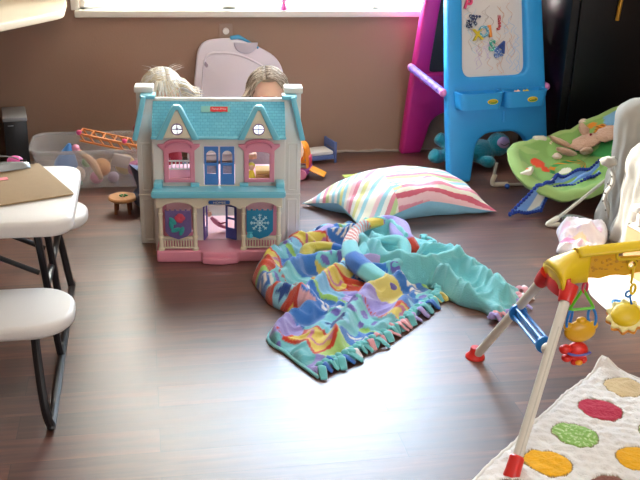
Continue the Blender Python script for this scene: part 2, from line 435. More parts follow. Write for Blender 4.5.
# ------------------------------------------------------------------ storage tub and its toys
tb = thing('storage_tub', 'cloudy plastic storage tub full of toys by the back wall', 'tub', (-.22, 4.06, 0))
def tub_mesh(w, d, h, t, flare=.03, r=.06):
    b = MB()
    P0 = rrect(-w/2+flare, -d/2+flare, w/2-flare, d/2-flare, r, 6); P1 = rrect(-w/2, -d/2, w/2, d/2, r*1.1, 6)
    rings = [[(x, y, .003) for x, y in P0], [(x, y, h) for x, y in P1], [(x*1.03, y*1.05, h) for x, y in P1], [(x*1.03, y*1.05, h-.012) for x, y in P1]]
    V = [p for rg in rings for p in rg]; n = len(P0)
    F = [(k*n+i, k*n+(i+1) % n, (k+1)*n+(i+1) % n, (k+1)*n+i) for k in range(3) for i in range(n)]+[tuple(range(n))[::-1]]
    me = bpy.data.meshes.new('tub'); me.from_pydata(V, [], F); me.update(); return me
o = link('tub_body', tub_mesh(.52, .30, .175, .003), M_['cloudy'], tb); solidify(o, .002)
tm = lambda c, r=.4: mat('toy_'+c[1:], c, r)
T = Matrix.Translation
# orange lattice toy
g = MB(); a = Vector((-.12, 0, 0)); 
for yy in (-.04, .04):
    g.tube([(-.12, yy, .05), (.12, yy, 0)], .005, n=6); g.tube([(-.12, yy, .02), (.12, yy, -.03)], .005, n=6)
    for i in range(7):
        t = i/6; g.tube([(-.12+.24*t, yy, .05-.05*t), (-.12+.24*min(1, t+.08), yy, .02-.05*t)], .004, n=6)
for i in range(6):
    t = i/5; g.tube([(-.12+.24*t, -.04, .05-.05*t), (-.12+.24*t, .04, .05-.05*t)], .004, n=6)
g.ball((-.12, -.04, .055), .012, mi=1, n=10); g.ball((.07, -.04, .02), .011, mi=1, n=10)
o = g.build('toy_fence', [tm('#c7742c'), tm('#d8467a')]); o.location = (-.16, 4.06, .165); o.rotation_euler = (0, 0, R(-8)); tag(o, 'orange lattice toy fence sticking out of the storage tub', 'toy')
o = MB().lathe([(.05, 0), (.047, .02), (.02, .08), (.006, .105), (0, .107)], n=18).build('toy_cone', tm('#4c8fd6')); o.location = (-.345, 4.0, .085); o.rotation_euler = (R(8), R(12), 0); tag(o, 'blue plastic toy cone in the storage tub', 'toy')
dl = thing('rag_doll', 'small doll with pink hair lying in the storage tub', 'doll', (-.24, 3.99, .10))
MB().tube([(-.05, 0, .05), (-.02, -.005, .03), (.01, -.015, .0), (.03, -.03, -.04), (.04, -.035, -.065)], [.011, .014, .018, .014, .011], n=10, smoothn=4).build('body', tm('#d3a070'), dl)
MB().ball((-.06, 0, .062), .019, n=12, bump=.3, bs=3).build('hair', tm('#d98aa2'), dl)
o = MB().box((0, 0, 0), (.075, .012, .062), rot=(R(20), R(18), R(10)), bev=.004).build('pale_square', tm('#d9c9ba')); o.location = (-.115, 3.955, .115); tag(o, 'pale square toy panel leaning in the storage tub', 'toy')
o = MB().box((0, 0, 0), (.07, .05, .05), rot=(0, R(-10), R(20)), bev=.006).build('toy_block', tm('#c7679c')); o.location = (-.05, 4.0, .07); tag(o, 'pinkish purple toy block at right end of the storage tub', 'toy')
gr = 0
for (x, y, z, c, r, nm) in ((-.30, 3.99, .05, '#e8d9c8', .035, 'cream toy ball low in the storage tub'), (-.22, 3.975, .038, '#e8719b', .028, 'pink toy ball low in the storage tub'),
                        (-.26, 4.03, .09, '#8cc46a', .022, 'light green toy ball in the middle of the storage tub'), (-.2, 4.05, .06, '#e3a05a', .04, 'tan toy ball behind the panel in the storage tub'),
                        (-.36, 4.06, .05, '#7fa8d0', .04, 'pale blue toy ball at left in the storage tub'), (-.1, 4.08, .06, '#e4c35c', .045, 'yellow toy ball at the back right of the storage tub'), (-.15, 3.98, .035, '#cfc3e0', .025, 'lilac toy ball at the front of the storage tub'),
                        (-.29, 3.985, .012, '#6db5a0', .012, 'tiny teal toy ball on the floor of the storage tub')):
    o = MB().ball((0, 0, 0), r, n=14).build('toy_ball', tm(c)); o.location = (x, y, z); tag(o, nm, 'ball', 'toy balls in the tub')
# little round wooden table
rt = thing('toy_table', 'little round wooden toy table beside the dollhouse', 'toy table', (-.105, 3.63, 0))
MB().lathe([(.0, .052), (.05, .052), (.056, .056), (.057, .062), (.053, .067), (0, .067)], n=28).build('top', M_['toywood'], rt)
for a in (40, 130, 220, 310):
    MB().tube([(.034*math.cos(R(a)), .034*math.sin(R(a)), .053), (.038*math.cos(R(a)), .038*math.sin(R(a)), 0)], [.008, .006], n=8).build('leg', mat('dark_toywood', '#7a4a2a', .5), rt)
o = MB(); 
for i in range(7): o.ball((.011*math.cos(i), .011*math.sin(i), .004), (.007, .004, .003), rot=(0, 0, i), n=8)
o = o.build('toy_plant', tm('#3f8f4a')); o.location = (-.102, 3.625, .068); tag(o, 'tiny green toy salad on the round wooden toy table', 'toy')
# ================================================================== DOLLHOUSE
hs_ = thing('dollhouse', 'white plastic dollhouse with aqua roof and pink porch standing open on the floor', 'dollhouse', (.233, 3.075, 0), -5.5)
HW, HC, HP, HB, DB = M_['house_white'], M_['house_cream'], M_['house_pink'], M_['house_blue'], M_['door_blue']
Ty = lambda y: Matrix.Translation((0, y, 0))
# porch base with curved step
MB().flat(roundpoly([(-.22, 0), (-.065, 0), (-.06, -.012), (.062, -.012), (.067, 0), (.22, 0), (.22, .12), (-.22, .12)], [.012, .004, .006, .006, .004, .012, .004, .004]), 0, .042, bev=.006).build('porch_base', HP, hs_)
MB().flat(roundpoly([(-.062, -.016), (0, -.03), (.064, -.016), (.064, .05), (-.062, .05)], [.01, .02, .01, .002, .002]), 0, .022, bev=.004).build('porch_step', HP, hs_)
# facade with openings
wl, wr = -.138, .138
holes = [arch_hole(wl-.037, .273, wl+.037, .374, rise=.012), arch_hole(wr-.037, .273, wr+.037, .374, rise=.012), rrect(-.054, .250, .054, .392, .002, 1),
         rrect(-.058, .042, .058, .175, .002, 1), rrect(-.19, .075, -.095, .198, .002, 1), rrect(.095, .075, .19, .198, .002, 1)]
MB().plate(rrect(-.227, .0, .227, .430, .003, 2), holes, .008, .001, M=Ty(.106)).build('front_wall', HW, hs_)
for s in (-1, 1): MB().bx((s*.227-.003, .106, .0), (s*.227+.003, .19, .43), bev=.001).build('side_wall', HW, hs_)
# floors and interior lining
for z, nm in ((.03, 'ground_floor'), (.236, 'upper_floor')):
    MB().bx((-.222, .11, z), (.222, .36, z+.012), bev=.002).build(nm, M_['interior_pink'], hs_)
MB().bx((-.222, .11, .425), (.222, .34, .431), bev=.001).build('attic_floor', HW, hs_)
ip = MB()
for x in (-.066, .066): ip.bx((x-.002, .112, .04), (x+.002, .25, .236), bev=.0005)
ip.build('inner_wall', M_['interior_pink'], hs_)
# towers: wing walls with hipped tops
for s in (-1, 1):
    mb = MB()
    out = [(s*.228, 0), (s*.288, 0), (s*.289, .40), (s*.264, .540), (s*.228, .545)]
    if s < 0: out = out[::-1]
    mb.plate(out, [], .012, .002, M=Ty(.19))
    mb.bx((s*.283, .19, 0), (s*.289, .37, .40), bev=.001) if s > 0 else mb.bx((-.289, .19, 0), (-.283, .37, .40), bev=.001)
    for z0, z1 in ((.012, .17), (.20, .38)):
        a, b = sorted((s*.242, s*.279)); mb.plate(rrect(a, z0, b, z1, .003, 2), [rrect(a+.006, z0+.006, b-.006, z1-.006, .003, 2)], .004, .001, M=Ty(.1825))
    a, b = sorted((s*.229, s*.290)); mb.bx((a, .180, .183), (b, .19, .189), bev=.001)
    mb.build('wing_wall', HW, hs_)
    # chimney-like rear wall and cap
    mb = MB(); a, b = sorted((s*.236, s*.288)); mb.bx((a, .215, .39), (b, .26, .562), bev=.003); a, b = sorted((s*.228, s*.293)); mb.bx((a, .205, .552), (b, .27, .573), bev=.004)
    mb.build('gable_cap', HW, hs_)
    # aqua edge strip sloping outwards
    mb = MB(); M0 = Matrix.Translation((s*.275, .185, .472)) @ Matrix.Rotation(-s*R(13.5), 4, 'Y')
    mb.box((0, 0, 0), (.018, .06, .160), bev=.004, M=M0)
    mb.box((s*.245, .196, .545), (.052, .055, .014), bev=.004)
    mb.build('roof_edge', HB, hs_)
# main roof: shingled slab
rm = mat('roof_shingles', '#68c0d6', .4)
nt = rm.node_tree; br = nt.nodes.new('ShaderNodeTexBrick'); br.inputs['Scale'].default_value = 1; br.inputs['Brick Width'].default_value = .016; br.inputs['Row Height'].default_value = .0085
br.inputs['Mortar Size'].default_value = .0008; br.inputs['Color1'].default_value = lin('#6cc4da'); br.inputs['Color2'].default_value = lin('#60b8d2'); br.inputs['Mortar'].default_value = lin('#4a9fbd')
mpn = nt.nodes.new('ShaderNodeMapping'); mpn.inputs['Rotation'].default_value = (PI/2, 0, 0); tcn = nt.nodes.new('ShaderNodeTexCoord')
nt.links.new(tcn.outputs['Object'], mpn.inputs[0]); nt.links.new(mpn.outputs[0], br.inputs['Vector']); nt.links.new(br.outputs['Color'], nt.nodes['Principled BSDF'].inputs['Base Color'])
bpn = nt.nodes.new('ShaderNodeBump'); bpn.inputs['Strength'].default_value = .5; bpn.inputs['Distance'].default_value = .002; bpn.invert = True
nt.links.new(br.outputs['Fac'], bpn.inputs['Height']); nt.links.new(bpn.outputs[0], nt.nodes['Principled BSDF'].inputs['Normal'])
def roof_pt(t, off=0):   # t 0 eave .. 1 ridge
    return Vector((0, .092+.105*t-off*.75, .425+.107*t+off*.66))
me = bpy.data.meshes.new('r'); a, b = roof_pt(0), roof_pt(1)
V = [(-.229, a.y, a.z), (.229, a.y, a.z), (.229, b.y, b.z), (-.229, b.y, b.z)]
V += [(x, y+.012, z-.008) for x, y, z in V]
sl_ = math.hypot(b.y-a.y, b.z-a.z); tilt_ = math.atan2(b.y-a.y, b.z-a.z)
rfm = MB().plate(rrect(-.229, 0, .229, sl_, .001, 1), [rrect(cx-.020, .010, cx+.020, .058, .002, 1) for cx in (-.141, .136)], .009, .001, M=T((0, a.y+.0045, a.z-.003)) @ Matrix.Rotation(-tilt_, 4, 'X'))
rf = rfm.build('roof', rm, hs_)
MB().bx((-.231, b.y-.006, b.z-.006), (.231, b.y+.012, b.z+.006), bev=.003).build('ridge_strip', M_['house_white'], rf)
# two dormers
for cx in (-.141, .136):
    d = MB(); d.plate([(cx-.052, .424), (cx+.052, .424), (cx+.009, .520), (cx-.009, .520)], [circ(cx, .456, .0175)], .012, .002, M=Ty(.088)); 
    dm = d.build('dormer', HC, hs_)
    t = MB(); 
    t.plate([(cx-.073, .419), (cx-.050, .419), (cx-.004, .522), (cx+.004, .522), (cx+.050, .419), (cx+.073, .419), (cx+.017, .532), (cx+.009, .539), (cx-.009, .539), (cx-.017, .532)], [], .026, .004, M=Ty(.088))
    t.build('dormer_trim', HB, dm)
    rw = MB(); rw.plate(circ(cx, .456, .0205), [circ(cx, .456, .0165)], .006, .001, M=Ty(.080)); rw.bx((cx-.0017, .079, .438), (cx+.0017, .083, .474), bev=0); rw.bx((cx-.018, .079, .4546), (cx+.018, .083, .4580), bev=0)
    rw.build('round_window', mat('mauve_plastic', '#94789a', .4), dm)
e3 = MB()
for a, b in ((-.231, -.209), (-.073, .068), (.206, .231)): e3.bx((a, .083, .419), (b, .097, .427), bev=.002)
e3.build('eave_strip', HB, hs_)
# maker's red badge on roof
bp_ = roof_pt(.74, .002); Mx = Matrix.Translation(bp_) @ Matrix.Rotation(R(48), 4, 'X')
MB().add(plate_mesh(rrect(-.062, -.013, .038, .011, .002), [], .001), Mx).build('badge_panel', mat('badge_green', '#86c7c0', .4), rf)
bdg = MB().add(plate_mesh(roundpoly([(-.03, -.010), (-.018, -.012), (-.006, -.010), (.006, -.012), (.018, -.010), (.03, -.012), (.03, .008), (-.03, .008)], .002), [], .002), Mx @ T((0, 0, .001))).build('maker_badge', mat('badge_red', '#d5202c', .4), rf)
MB().add(text_mesh('Fisher-Price', .0105, .0004), Mx @ T((0, -.001, .0024))).build('maker_name', M_['white'], bdg, smooth=False)
# pink window frames with arched heads
for cx in (wl, wr):
    f = MB(); out = [(cx-.053, .262), (cx+.053, .262), (cx+.053, .376), (cx+.072, .392), (cx+.072, .399), (cx+.050, .400)]
    out += [(cx+.050*math.cos(PI*k/12), .400+.018*math.sin(PI*k/12)) for k in range(1, 12)]
    out += [(cx-.050, .400), (cx-.072, .399), (cx-.072, .392), (cx-.053, .376)]
    f.plate(out, [arch_hole(cx-.036, .275, cx+.036, .372, rise=.008)], .014, .003, M=Ty(.099))
    wfm = f.build('window_frame', HP, hs_)
    a = MB(); a.tube([(cx+.044*math.cos(PI*k/12), .090, .388+.022*math.sin(PI*k/12)) for k in range(13)], .004, n=6); a.build('arch_moulding', mat('deep_pink', '#cf7890', .4), wfm)
# pair of blue balcony doors
for s in (-1, 1):
    a, b = sorted((s*.003, s*.052)); d = MB()
    d.plate(rrect(a, .252, b, .390, .001, 1), [arch_hole(a+.007, .332, b-.007, .376, rise=.018), rrect(a+.009, .292, b-.009, .322, .001, 1)], .006, .001, M=Ty(.100))
    dd = d.build('balcony_door', DB, hs_)
    sc = MB()
    for k in range(4): sc.tube([((a+b)/2+(.005*math.cos(t)+(k-1.5)*.009), .098, .372+.0035*math.sin(t)) for t in np.linspace(0, 2*PI, 9)[:-1]], .0009, n=5, closed=True)
    sc.build('scroll_work', M_['white'], dd)
    lp = MB(); lp.bx((a+.009, .1035, .292), (b-.009, .1045, .322), bev=0); lp.build('lower_pane', mat('pane_mauve', '#a99bb4', .3, vary=.4, vscale=150), dd)
MB().bx((-.085, .085, .243), (.085, .1, .251), bev=.002).build('balcony_sill', HC, hs_)
# porch roof
pr = MB()
me = bpy.data.meshes.new('r'); V = [(-.229, -.014, .240), (.226, -.014, .240), (.226, -.014, .262), (-.229, -.014, .262), (-.229, .095, .236), (.226, .095, .236), (.226, .095, .250), (-.229, .095, .250)]
me.from_pydata(V, [], [(0, 1, 2, 3), (3, 2, 6, 7), (4, 7, 6, 5), (0, 4, 5, 1), (1, 5, 6, 2), (0, 3, 7, 4)]); me.update()
b = bmesh.new(); b.from_mesh(me); bmesh.ops.bevel(b, geom=b.edges[:], offset=.004, segments=2, affect='EDGES'); b.to_mesh(me); b.free()
pr.add(me)
for s in (-1, 1): pr.box((s*.21, .075, .258), (.03, .05, .03), bev=.005); pr.box((s*.085, .088, .256), (.03, .02, .012), bev=.003)
pr.build('porch_roof', HB, hs_)
# lintel with scalloped arches
lt = []
out = [(-.216, .240), (-.216, .200)]
def scallop(x0, x1, z, n, rise):
    return [(x0+(x1-x0)*k/n, z+rise*math.sin(PI*k/n)**.6) for k in range(n+1)]
out = [(-.216, .24), (-.216, .196)]+scallop(-.192, -.094, .204, 14, .014)+[(-.082, .196)]+scallop(-.064, .064, .194, 18, .02)+[(.082, .196)]+scallop(.094, .192, .204, 14, .014)+[(.216, .196), (.216, .24)]
MB().plate(out[::-1], [], .01, .002, M=Ty(.012)).build('porch_lintel', HC, hs_)
for x in (-.202, -.085, .082, .204):
    c = MB(); c.lathe([(.0115, .042), (.0115, .050), (.008, .053), (.0075, .085), (.010, .087), (.010, .095), (.0075, .097), (.007, .17), (.0085, .172), (.0085, .178), (.007, .18), (.0075, .198), (.011, .203)], (x, .014, 0), n=14)
    c.build('porch_column', HC, hs_)
for x0, x1 in ((-.194, -.093), (.090, .196)):
    r_ = MB(); r_.bx((x0, .009, .084), (x1, .019, .091), bev=.002); r_.bx((x0, .010, .048), (x1, .018, .053), bev=.001)
    n = 11
    for k in range(n): r_.bx((x0+(x1-x0)*(k+.5)/n-.002, .0115, .053), (x0+(x1-x0)*(k+.5)/n+.002, .0155, .084), bev=.0005)
    r_.build('porch_railing', HC, hs_)
# ground-floor pink frames behind the banners
for s in (-1, 1):
    f = MB(); a, b = sorted((s*.082, s*.202)); f.plate(rrect(a, .062, b, .212, .002, 1), [rrect(a+.014, .078, b-.014, .198, .002, 1)], .006, .001, M=Ty(.098))
    f.build('lower_window_frame', HP, hs_)
    MB().bx((a+.014, .112, .078), (b-.014, .114, .198), bev=0).build('window_panel', M_['interior_pink'], hs_)
# entrance doors: right leaf ajar, left leaf folded in
dr = MB(); dr.plate(rrect(0, .043, .045, .174, .001, 1), [rrect(.008, .125, .038, .165, .001, 1), rrect(.008, .085, .038, .117, .001, 1)], .005, .001, M=T((.058, .10, 0)) @ Matrix.Rotation(R(148), 4, 'Z')); dr.build('entrance_door', mat('violet_blue', '#4a58a8', .4), hs_)
dr = MB(); dr.plate(rrect(0, .043, .045, .174, .001, 1), [rrect(.008, .085, .038, .165, .001, 1)], .005, .001, M=T((-.058, .10, 0)) @ Matrix.Rotation(R(76), 4, 'Z')); dr.build('entrance_door', mat('violet_blue2', '#6a5aa8', .4), hs_)
# banners: built as plates with emblems
def banner(x0, x1, m, name):
    zc = .088; out = [(x0, .196), (x0, .115), ((x0+x1)/2-.03, .097), ((x0+x1)/2, .086), ((x0+x1)/2+.03, .097), (x1, .115), (x1, .196)]
    for k in range(5):
        xa = x1-(x1-x0)*(k+.0)/5; xb = x1-(x1-x0)*(k+1)/5
        out += [(xa-(x1-x0)*.04, .196), (xa-(x1-x0)*.04, .191), (xb+(x1-x0)*.04, .191), (xb+(x1-x0)*.04, .196)]
    return MB().plate(out, [], .003, .0008, M=Ty(.001)).build(name, m, hs_)
bn = banner(-.186, -.097, mat('banner_purple', '#6c5a90', .5, vary=.15, vscale=60), 'banner')
rs = MB()
for k in range(6): rs.ball((-.135+.008*math.cos(k), -.003, .165+.008*math.sin(k)), (.011, .002, .009), rot=(0, k, 0), n=10)
rs.build('rose_emblem', mat('rose_red', '#c8485e', .5), bn)
lv = MB()
for x, z, a in ((-.160, .155, 50), (-.150, .122, -20), (-.130, .118, -70), (-.165, .14, 80)): lv.ball((x, -.003, z), (.018, .002, .008), rot=(0, R(a), 0), n=10)
lv.build('leaf_emblem', mat('leaf_teal', '#2f9a98', .5), bn)
bn = banner(.092, .184, mat('banner_teal', '#1f7fa6', .5), 'banner')
sn = MB(); cx, cz = .138, .146
for k in range(8):
    a = PI*k/4; L_ = .031
    sn.tube([(cx, -.002, cz), (cx+L_*math.cos(a), -.002, cz+L_*math.sin(a))], .0012, n=5)
    for q in (.5, .8):
        for d in (-.6, .6):
            sn.tube([(cx+L_*q*math.cos(a), -.002, cz+L_*q*math.sin(a)), (cx+L_*(q+.18)*math.cos(a+d*.35), -.002, cz+L_*(q+.18)*math.sin(a+d*.35))], .0011, n=5)
    sn.ball((cx+L_*math.cos(a), -.002, cz+L_*math.sin(a)), .0022, n=6)
sn.tube([(cx+.010*math.cos(t), -.002, cz+.010*math.sin(t)) for t in np.linspace(0, 2*PI, 17)[:-1]], .001, n=5, closed=True)
sn.build('snowflake_emblem', mat('pale_cyan', '#cdeef2', .5), bn)
MB().lathe([(0, 0), (.012, 0), (.012, .008), (.009, .014), (.012, .02), (0, .022)], (.104, .004, .092), n=8).build('door_bell', mat('bell_cyan', '#58b8cc', .4), hs_)
# name plate
npl = MB().plate(rrect(-.037, .214, .036, .227, .005), [], .005, .001, M=Ty(.002)).build('name_plate', mat('plate_blue', '#2b5aa0', .4), hs_)
MB().add(text_mesh('HOMES', .0105, .0005), T((0, -.0022, .2205)) @ Matrix.Rotation(PI/2, 4, 'X') @ Matrix.Diagonal((1.25, 1, 1, 1))).build('plate_lettering', M_['house_cream'], npl, smooth=False)
# furniture and dolls inside (world placement through the house frame)
HM = Matrix.Translation((.233, 3.075, 0)) @ Matrix.Rotation(R(-5.5), 4, 'Z')
def inside(o, x, y, z, rz=0): o.matrix_world = HM @ T((x, y, z)) @ Matrix.Rotation(R(rz), 4, 'Z'); return o
cr = thing('toy_crib', 'white toy crib with pink base inside the left upstairs room of the dollhouse', 'toy furniture'); inside(cr, -.14, .20, .249)
MB().bx((-.052, -.03, .0), (.052, .03, .036), bev=.003).build('base', mat('crib_pink', '#f7b9cd', .5), cr)
r_ = MB(); r_.bx((-.055, -.034, .066), (.055, -.030, .072), bev=.001); r_.bx((-.055, -.034, .036), (.055, -.030, .042), bev=.001)
for k in range(9): r_.bx((-.055+.0133*k-.0015, -.034, .042), (-.055+.0133*k+.0022, -.030, .066), bev=.0005)
r_.build('railing', M_['white'], cr)
bd_ = thing('toy_bed', 'tan wooden toy bed in the right upstairs room of the dollhouse', 'toy furniture'); inside(bd_, .155, .19, .249)
MB().bx((-.028, -.03, .0), (.045, .03, .022), bev=.003).build('bed_base', M_['toywood'], bd_); MB().bx((-.028, -.032, .022), (.045, .03, .036), bev=.004).build('mattress', mat('tan_mattress', '#e6bd72', .6), bd_)
dl = thing('small_doll', 'small yellow and pink doll standing in the right upstairs room of the dollhouse', 'doll'); inside(dl, .112, .17, .249)
MB().lathe([(.0, 0), (.016, 0), (.012, .02), (.007, .034), (0, .036)], n=12).build('dress', mat('doll_yellow', '#e9cf3a', .5), dl)
MB().ball((0, 0, .046), .012, n=12).build('head', M_['skin'], dl); MB().ball((0, .003, .050), (.0135, .012, .012), n=12).build('hair', mat('doll_hair', '#e8dd58', .6), dl)
dl = thing('pink_doll', 'pink doll lying on the ground floor seen through the open entrance of the dollhouse', 'doll'); inside(dl, .0, .20, .043)
MB().tube([(-.035, 0, .05), (-.02, 0, .035), (.0, -.005, .02), (.03, -.01, .01)], [.006, .010, .008, .004], n=8, smoothn=3).build('body', mat('pink_body', '#e889a4', .5), dl)
MB().tube([(-.02, 0, .035), (.0, -.01, .03), (.02, -.012, .035)], .003, n=6).build('arm', mat('red_arm', '#b04a62', .5), dl); MB().ball((-.042, 0, .064), .011, n=10).build('head', M_['skin'], dl)
o = MB().box((0, 0, 0), (.012, .012, .05), bev=.002).build('toy_book', mat('red_dark', '#9c2430', .5)); inside(o, -.185, .26, .275); tag(o, 'dark red toy cupboard behind the toy crib upstairs in the dollhouse', 'toy furniture'); o.name = 'toy_cupboard'

# ================================================================== CHILDREN
def child(kind, base, label, face_rz, head_tilt, reach, hair_cols, shirt_col, parting):
    root = thing('person', label, 'person', base, face_rz)
    # local frame: faces -Y, pelvis at origin height
    hd = Vector((0, -.045, .472))
    S = [(0, .03, .10), (0, .02, .18), (0, .005, .27), (0, 0, .335), (0, -.012, .385), (0, -.03, .415)]
    Rr = [(.085, .07), (.075, .062), (.08, .062), (.062, .048), (.03, .03), (.028, .028)]
    E_ = [(0, 1), (1, 2), (2, 3), (3, 4), (4, 5)]
    for s in (-1, 1):
        i = len(S)
        rc = reach if s == -1 else None
        sh = (s*.085, 0, .325)
        if rc: el, wr_ = (s*.10, -.09, .30), rc
        else: el, wr_ = (s*.13, -.05, .22), (s*.08, -.15, .20)
        S += [sh, el, wr_]; Rr += [.032, .024, .017]; E_ += [(3, i), (i, i+1), (i+1, i+2)]
        d = (Vector(wr_)-Vector(el)).normalized(); w = Vector(wr_); pal = w+d*.03
        S.append(tuple(pal)); Rr.append((.02, .012)); E_.append((i+2, i+3)); side = d.cross(Vector((0, 0, 1))).normalized()
        for f in range(4):
            off = side*((f-1.5)*.011); ln = (.026, .031, .029, .022)[f]
            a = pal+d*.018+off; b_ = a+d*ln*.6+Vector((0, 0, -.004)); c_ = b_+d*ln*.45+Vector((0, 0, -.013))
            j = len(S); S += [tuple(a), tuple(b_), tuple(c_)]; Rr += [.0082, .0076, .0064]; E_ += [(i+3, j), (j, j+1), (j+1, j+2)]
        a = w+d*.018-side*s*.018+Vector((0, 0, -.004)); b_ = a+d*.02-side*s*.008; j = len(S); S += [tuple(a), tuple(b_)]; Rr += [.0088, .0072]; E_ += [(i+2, j), (j, j+1)]
        # legs: kneeling, shins folded back
        i = len(S); S += [(s*.05, .02, .085), (s*.085, -.13, .055), (s*.09, .02, .035), (s*.085, .10, .03), (s*.085, .15, .02)]
        Rr += [.055, .04, .032, .022, .018]; E_ += [(0, i), (i, i+1), (i+1, i+2), (i+2, i+3), (i+3, i+4)]
    body = MB().add(skin_mesh(S, E_, Rr, 0, 2))
    # head joined into the same continuous figure
    Mh = T(hd) @ Matrix.Rotation(R(head_tilt), 4, 'X')
    b = bmesh.new(); bmesh.ops.create_uvsphere(b, u_segments=40, v_segments=28, radius=1)
    for v in b.verts:
        x, y, z = v.co; X, Y, Z = x*.070, y*.084, z*.088
        if z < 0: X *= 1-.22*z*z; Y *= 1-.10*z*z
        if y < 0:
            Y += .006*math.exp(-((x/.35)**2+((z-.0)/.22)**2))             # eye hollow across
            Y -= .016*math.exp(-((x/.14)**2+((z+.25)/.14)**2))            # nose
            Y -= .005*math.exp(-(((abs(x)-.5)/.25)**2+((z+.35)/.25)**2))   # cheeks
            Y -= .006*math.exp(-((x/.28)**2+((z+.52)/.07)**2))            # lips
            Y -= .006*math.exp(-((x/.3)**2+((z+.82)/.15)**2))             # chin
        v.co = (X, Y, Z)
    body._take(b, Mh, 0)
    for s in (-1, 1): body.lathe([(.004, -.006), (.016, -.002), (.018, .004), (.013, .006), (.008, .002)], tuple(Mh @ Vector((s*.070, .006, -.012))), n=14, rot=(0, s*R(75), 0), sc=(1.25, .8, 1))
    bo = body.build('body', M_['skin'], root, angle=80)
    rm_ = bo.modifiers.new('Remesh', 'REMESH'); rm_.mode = 'VOXEL'; rm_.voxel_size = .0032; rm_.use_smooth_shade = True
    nm_ = eval_mesh(bo); bo.modifiers.remove(rm_); bb = bmesh.new(); bb.from_mesh(nm_)
    seen = set(); isl = []
    for v0 in bb.verts:
        if v0 in seen: continue
        st_ = [v0]; seen.add(v0); cur = []
        while st_:
            v = st_.pop(); cur.append(v)
            for e_ in v.link_edges:
                w_ = e_.other_vert(v)
                if w_ not in seen: seen.add(w_); st_.append(w_)
        isl.append(cur)
    isl.sort(key=len); print('islands', kind, [len(i) for i in isl][-15:])
    bmesh.ops.delete(bb, geom=[v for i in isl[:-1] for v in i], context='VERTS')
    bb.to_mesh(nm_); bb.free(); nm_.shade_smooth(); bo.data = nm_; bo.data.name = 'body'
    for s in (-1, 1):
        e1 = MB().ball(tuple(Mh @ Vector((s*.026, -.073, .003))), .0095, n=14); e1.ball(tuple(Mh @ Vector((s*.026, -.0805, .001))), .0045, n=10, mi=1)
        e1.build('eye', [M_['white'], mat('iris', '#3c4c5c', .2)], root)
    MB().tube([tuple(Mh @ Vector((x, -.0885+abs(x)*.35, -.047-abs(x)*.05))) for x in (-.018, -.009, 0, .009, .018)], [.001, .003, .0032, .003, .001], n=8).build('mouth', mat('lips', '#c56f6c', .5), root)
    # shirt and trousers
    Sh = [(0, .03, .13), (0, .02, .2), (0, .005, .28), (0, 0, .338)]; Rs = [(.095, .078), (.088, .072), (.09, .070), (.062, .05)]; Es = [(0, 1), (1, 2), (2, 3)]
    for s in (-1, 1):
        i = len(Sh); Sh += [(s*.085, 0, .325), ((s*.095), -.045, .31 if (s == -1) else .27)]; Rs += [.041, .035]; Es += [(3, i), (i, i+1)]
    MB().add(skin_mesh(Sh, Es, Rs, 0, 2)).build('shirt', mat('shirt_'+kind, shirt_col, .9, bump=.3, bscale=80), root, angle=80)
    St = [(0, .03, .10)]; Rt = [(.095, .08)]; Et = []
    for s in (-1, 1):
        i = len(St); St += [(s*.05, .02, .085), (s*.085, -.13, .055), (s*.09, .02, .04), (s*.087, .07, .034)]; Rt += [.064, .050, .040, .03]; Et += [(0, i), (i, i+1), (i+1, i+2), (i+2, i+3)]
    MB().add(skin_mesh(St, Et, Rt, 0, 2)).build('trousers', mat('trousers_'+kind, '#54607a', .9), root, angle=80)
    # hair: scalp cap plus strands
    hm = [mat('hair_%s_%d' % (kind, i), c, .45, vary=.25, vscale=120) for i, c in enumerate(hair_cols)]
    hb = MB(); b = bmesh.new(); bmesh.ops.create_uvsphere(b, u_segments=36, v_segments=24, radius=1)
    dead = []
    for v in b.verts:
        x, y, z = v.co
        lim = ((.50 if kind == 'fair' else .62) if y < -.35 else (-.05+max(0, -y)*1.6 if y < .15 else -.45))
        if z < lim: dead.append(v)
        v.co = (x*.0765, y*.090, z*.094)
    bmesh.ops.delete(b, geom=dead, context='VERTS'); hb._take(b, Mh, 0)
    rnd = random.Random(kind)
    px_ = parting
    for k in range(1000):
        # root point near the parting, flows down over the skull
        th = rnd.uniform(-1, 1); y0 = rnd.uniform(-.62, .75)
        side = 1 if rnd.random() > .5 else -1
        a0 = math.asin(max(-1, min(1, px_)))
        end = rnd.uniform(1.1, 2.0) if y0 > -.2 else rnd.uniform(.9, 1.7)
        ps = []; n = 7; fly = rnd.random() < .12
        ycurl = rnd.uniform(-.02, .3)
        for q in range(n):
            t = q/(n-1); ang = a0+side*(t*end+.02)
            yy = y0+ycurl*t+.25*t*t*(1 if y0 > 0 else -.3); rr_ = math.sqrt(max(.05, 1-min(.95, yy*yy)))
            pr_ = 1.03+rnd.uniform(-.01, .03)+(.10*t*t if fly else 0)
            wob = noise.noise(Vector((k*.37, q*.6, 1)))*.05
            ps.append(Mh @ Vector(((math.sin(ang)*rr_*.077+wob*.03)*pr_, yy*.090*pr_, (math.cos(ang)*rr_*.095)*pr_)))
        hb.tube(ps, [.0012, .0017, .0018, .0017, .0014, .0010, .0004], n=4, mi=rnd.randrange(len(hm)), flat=.7)
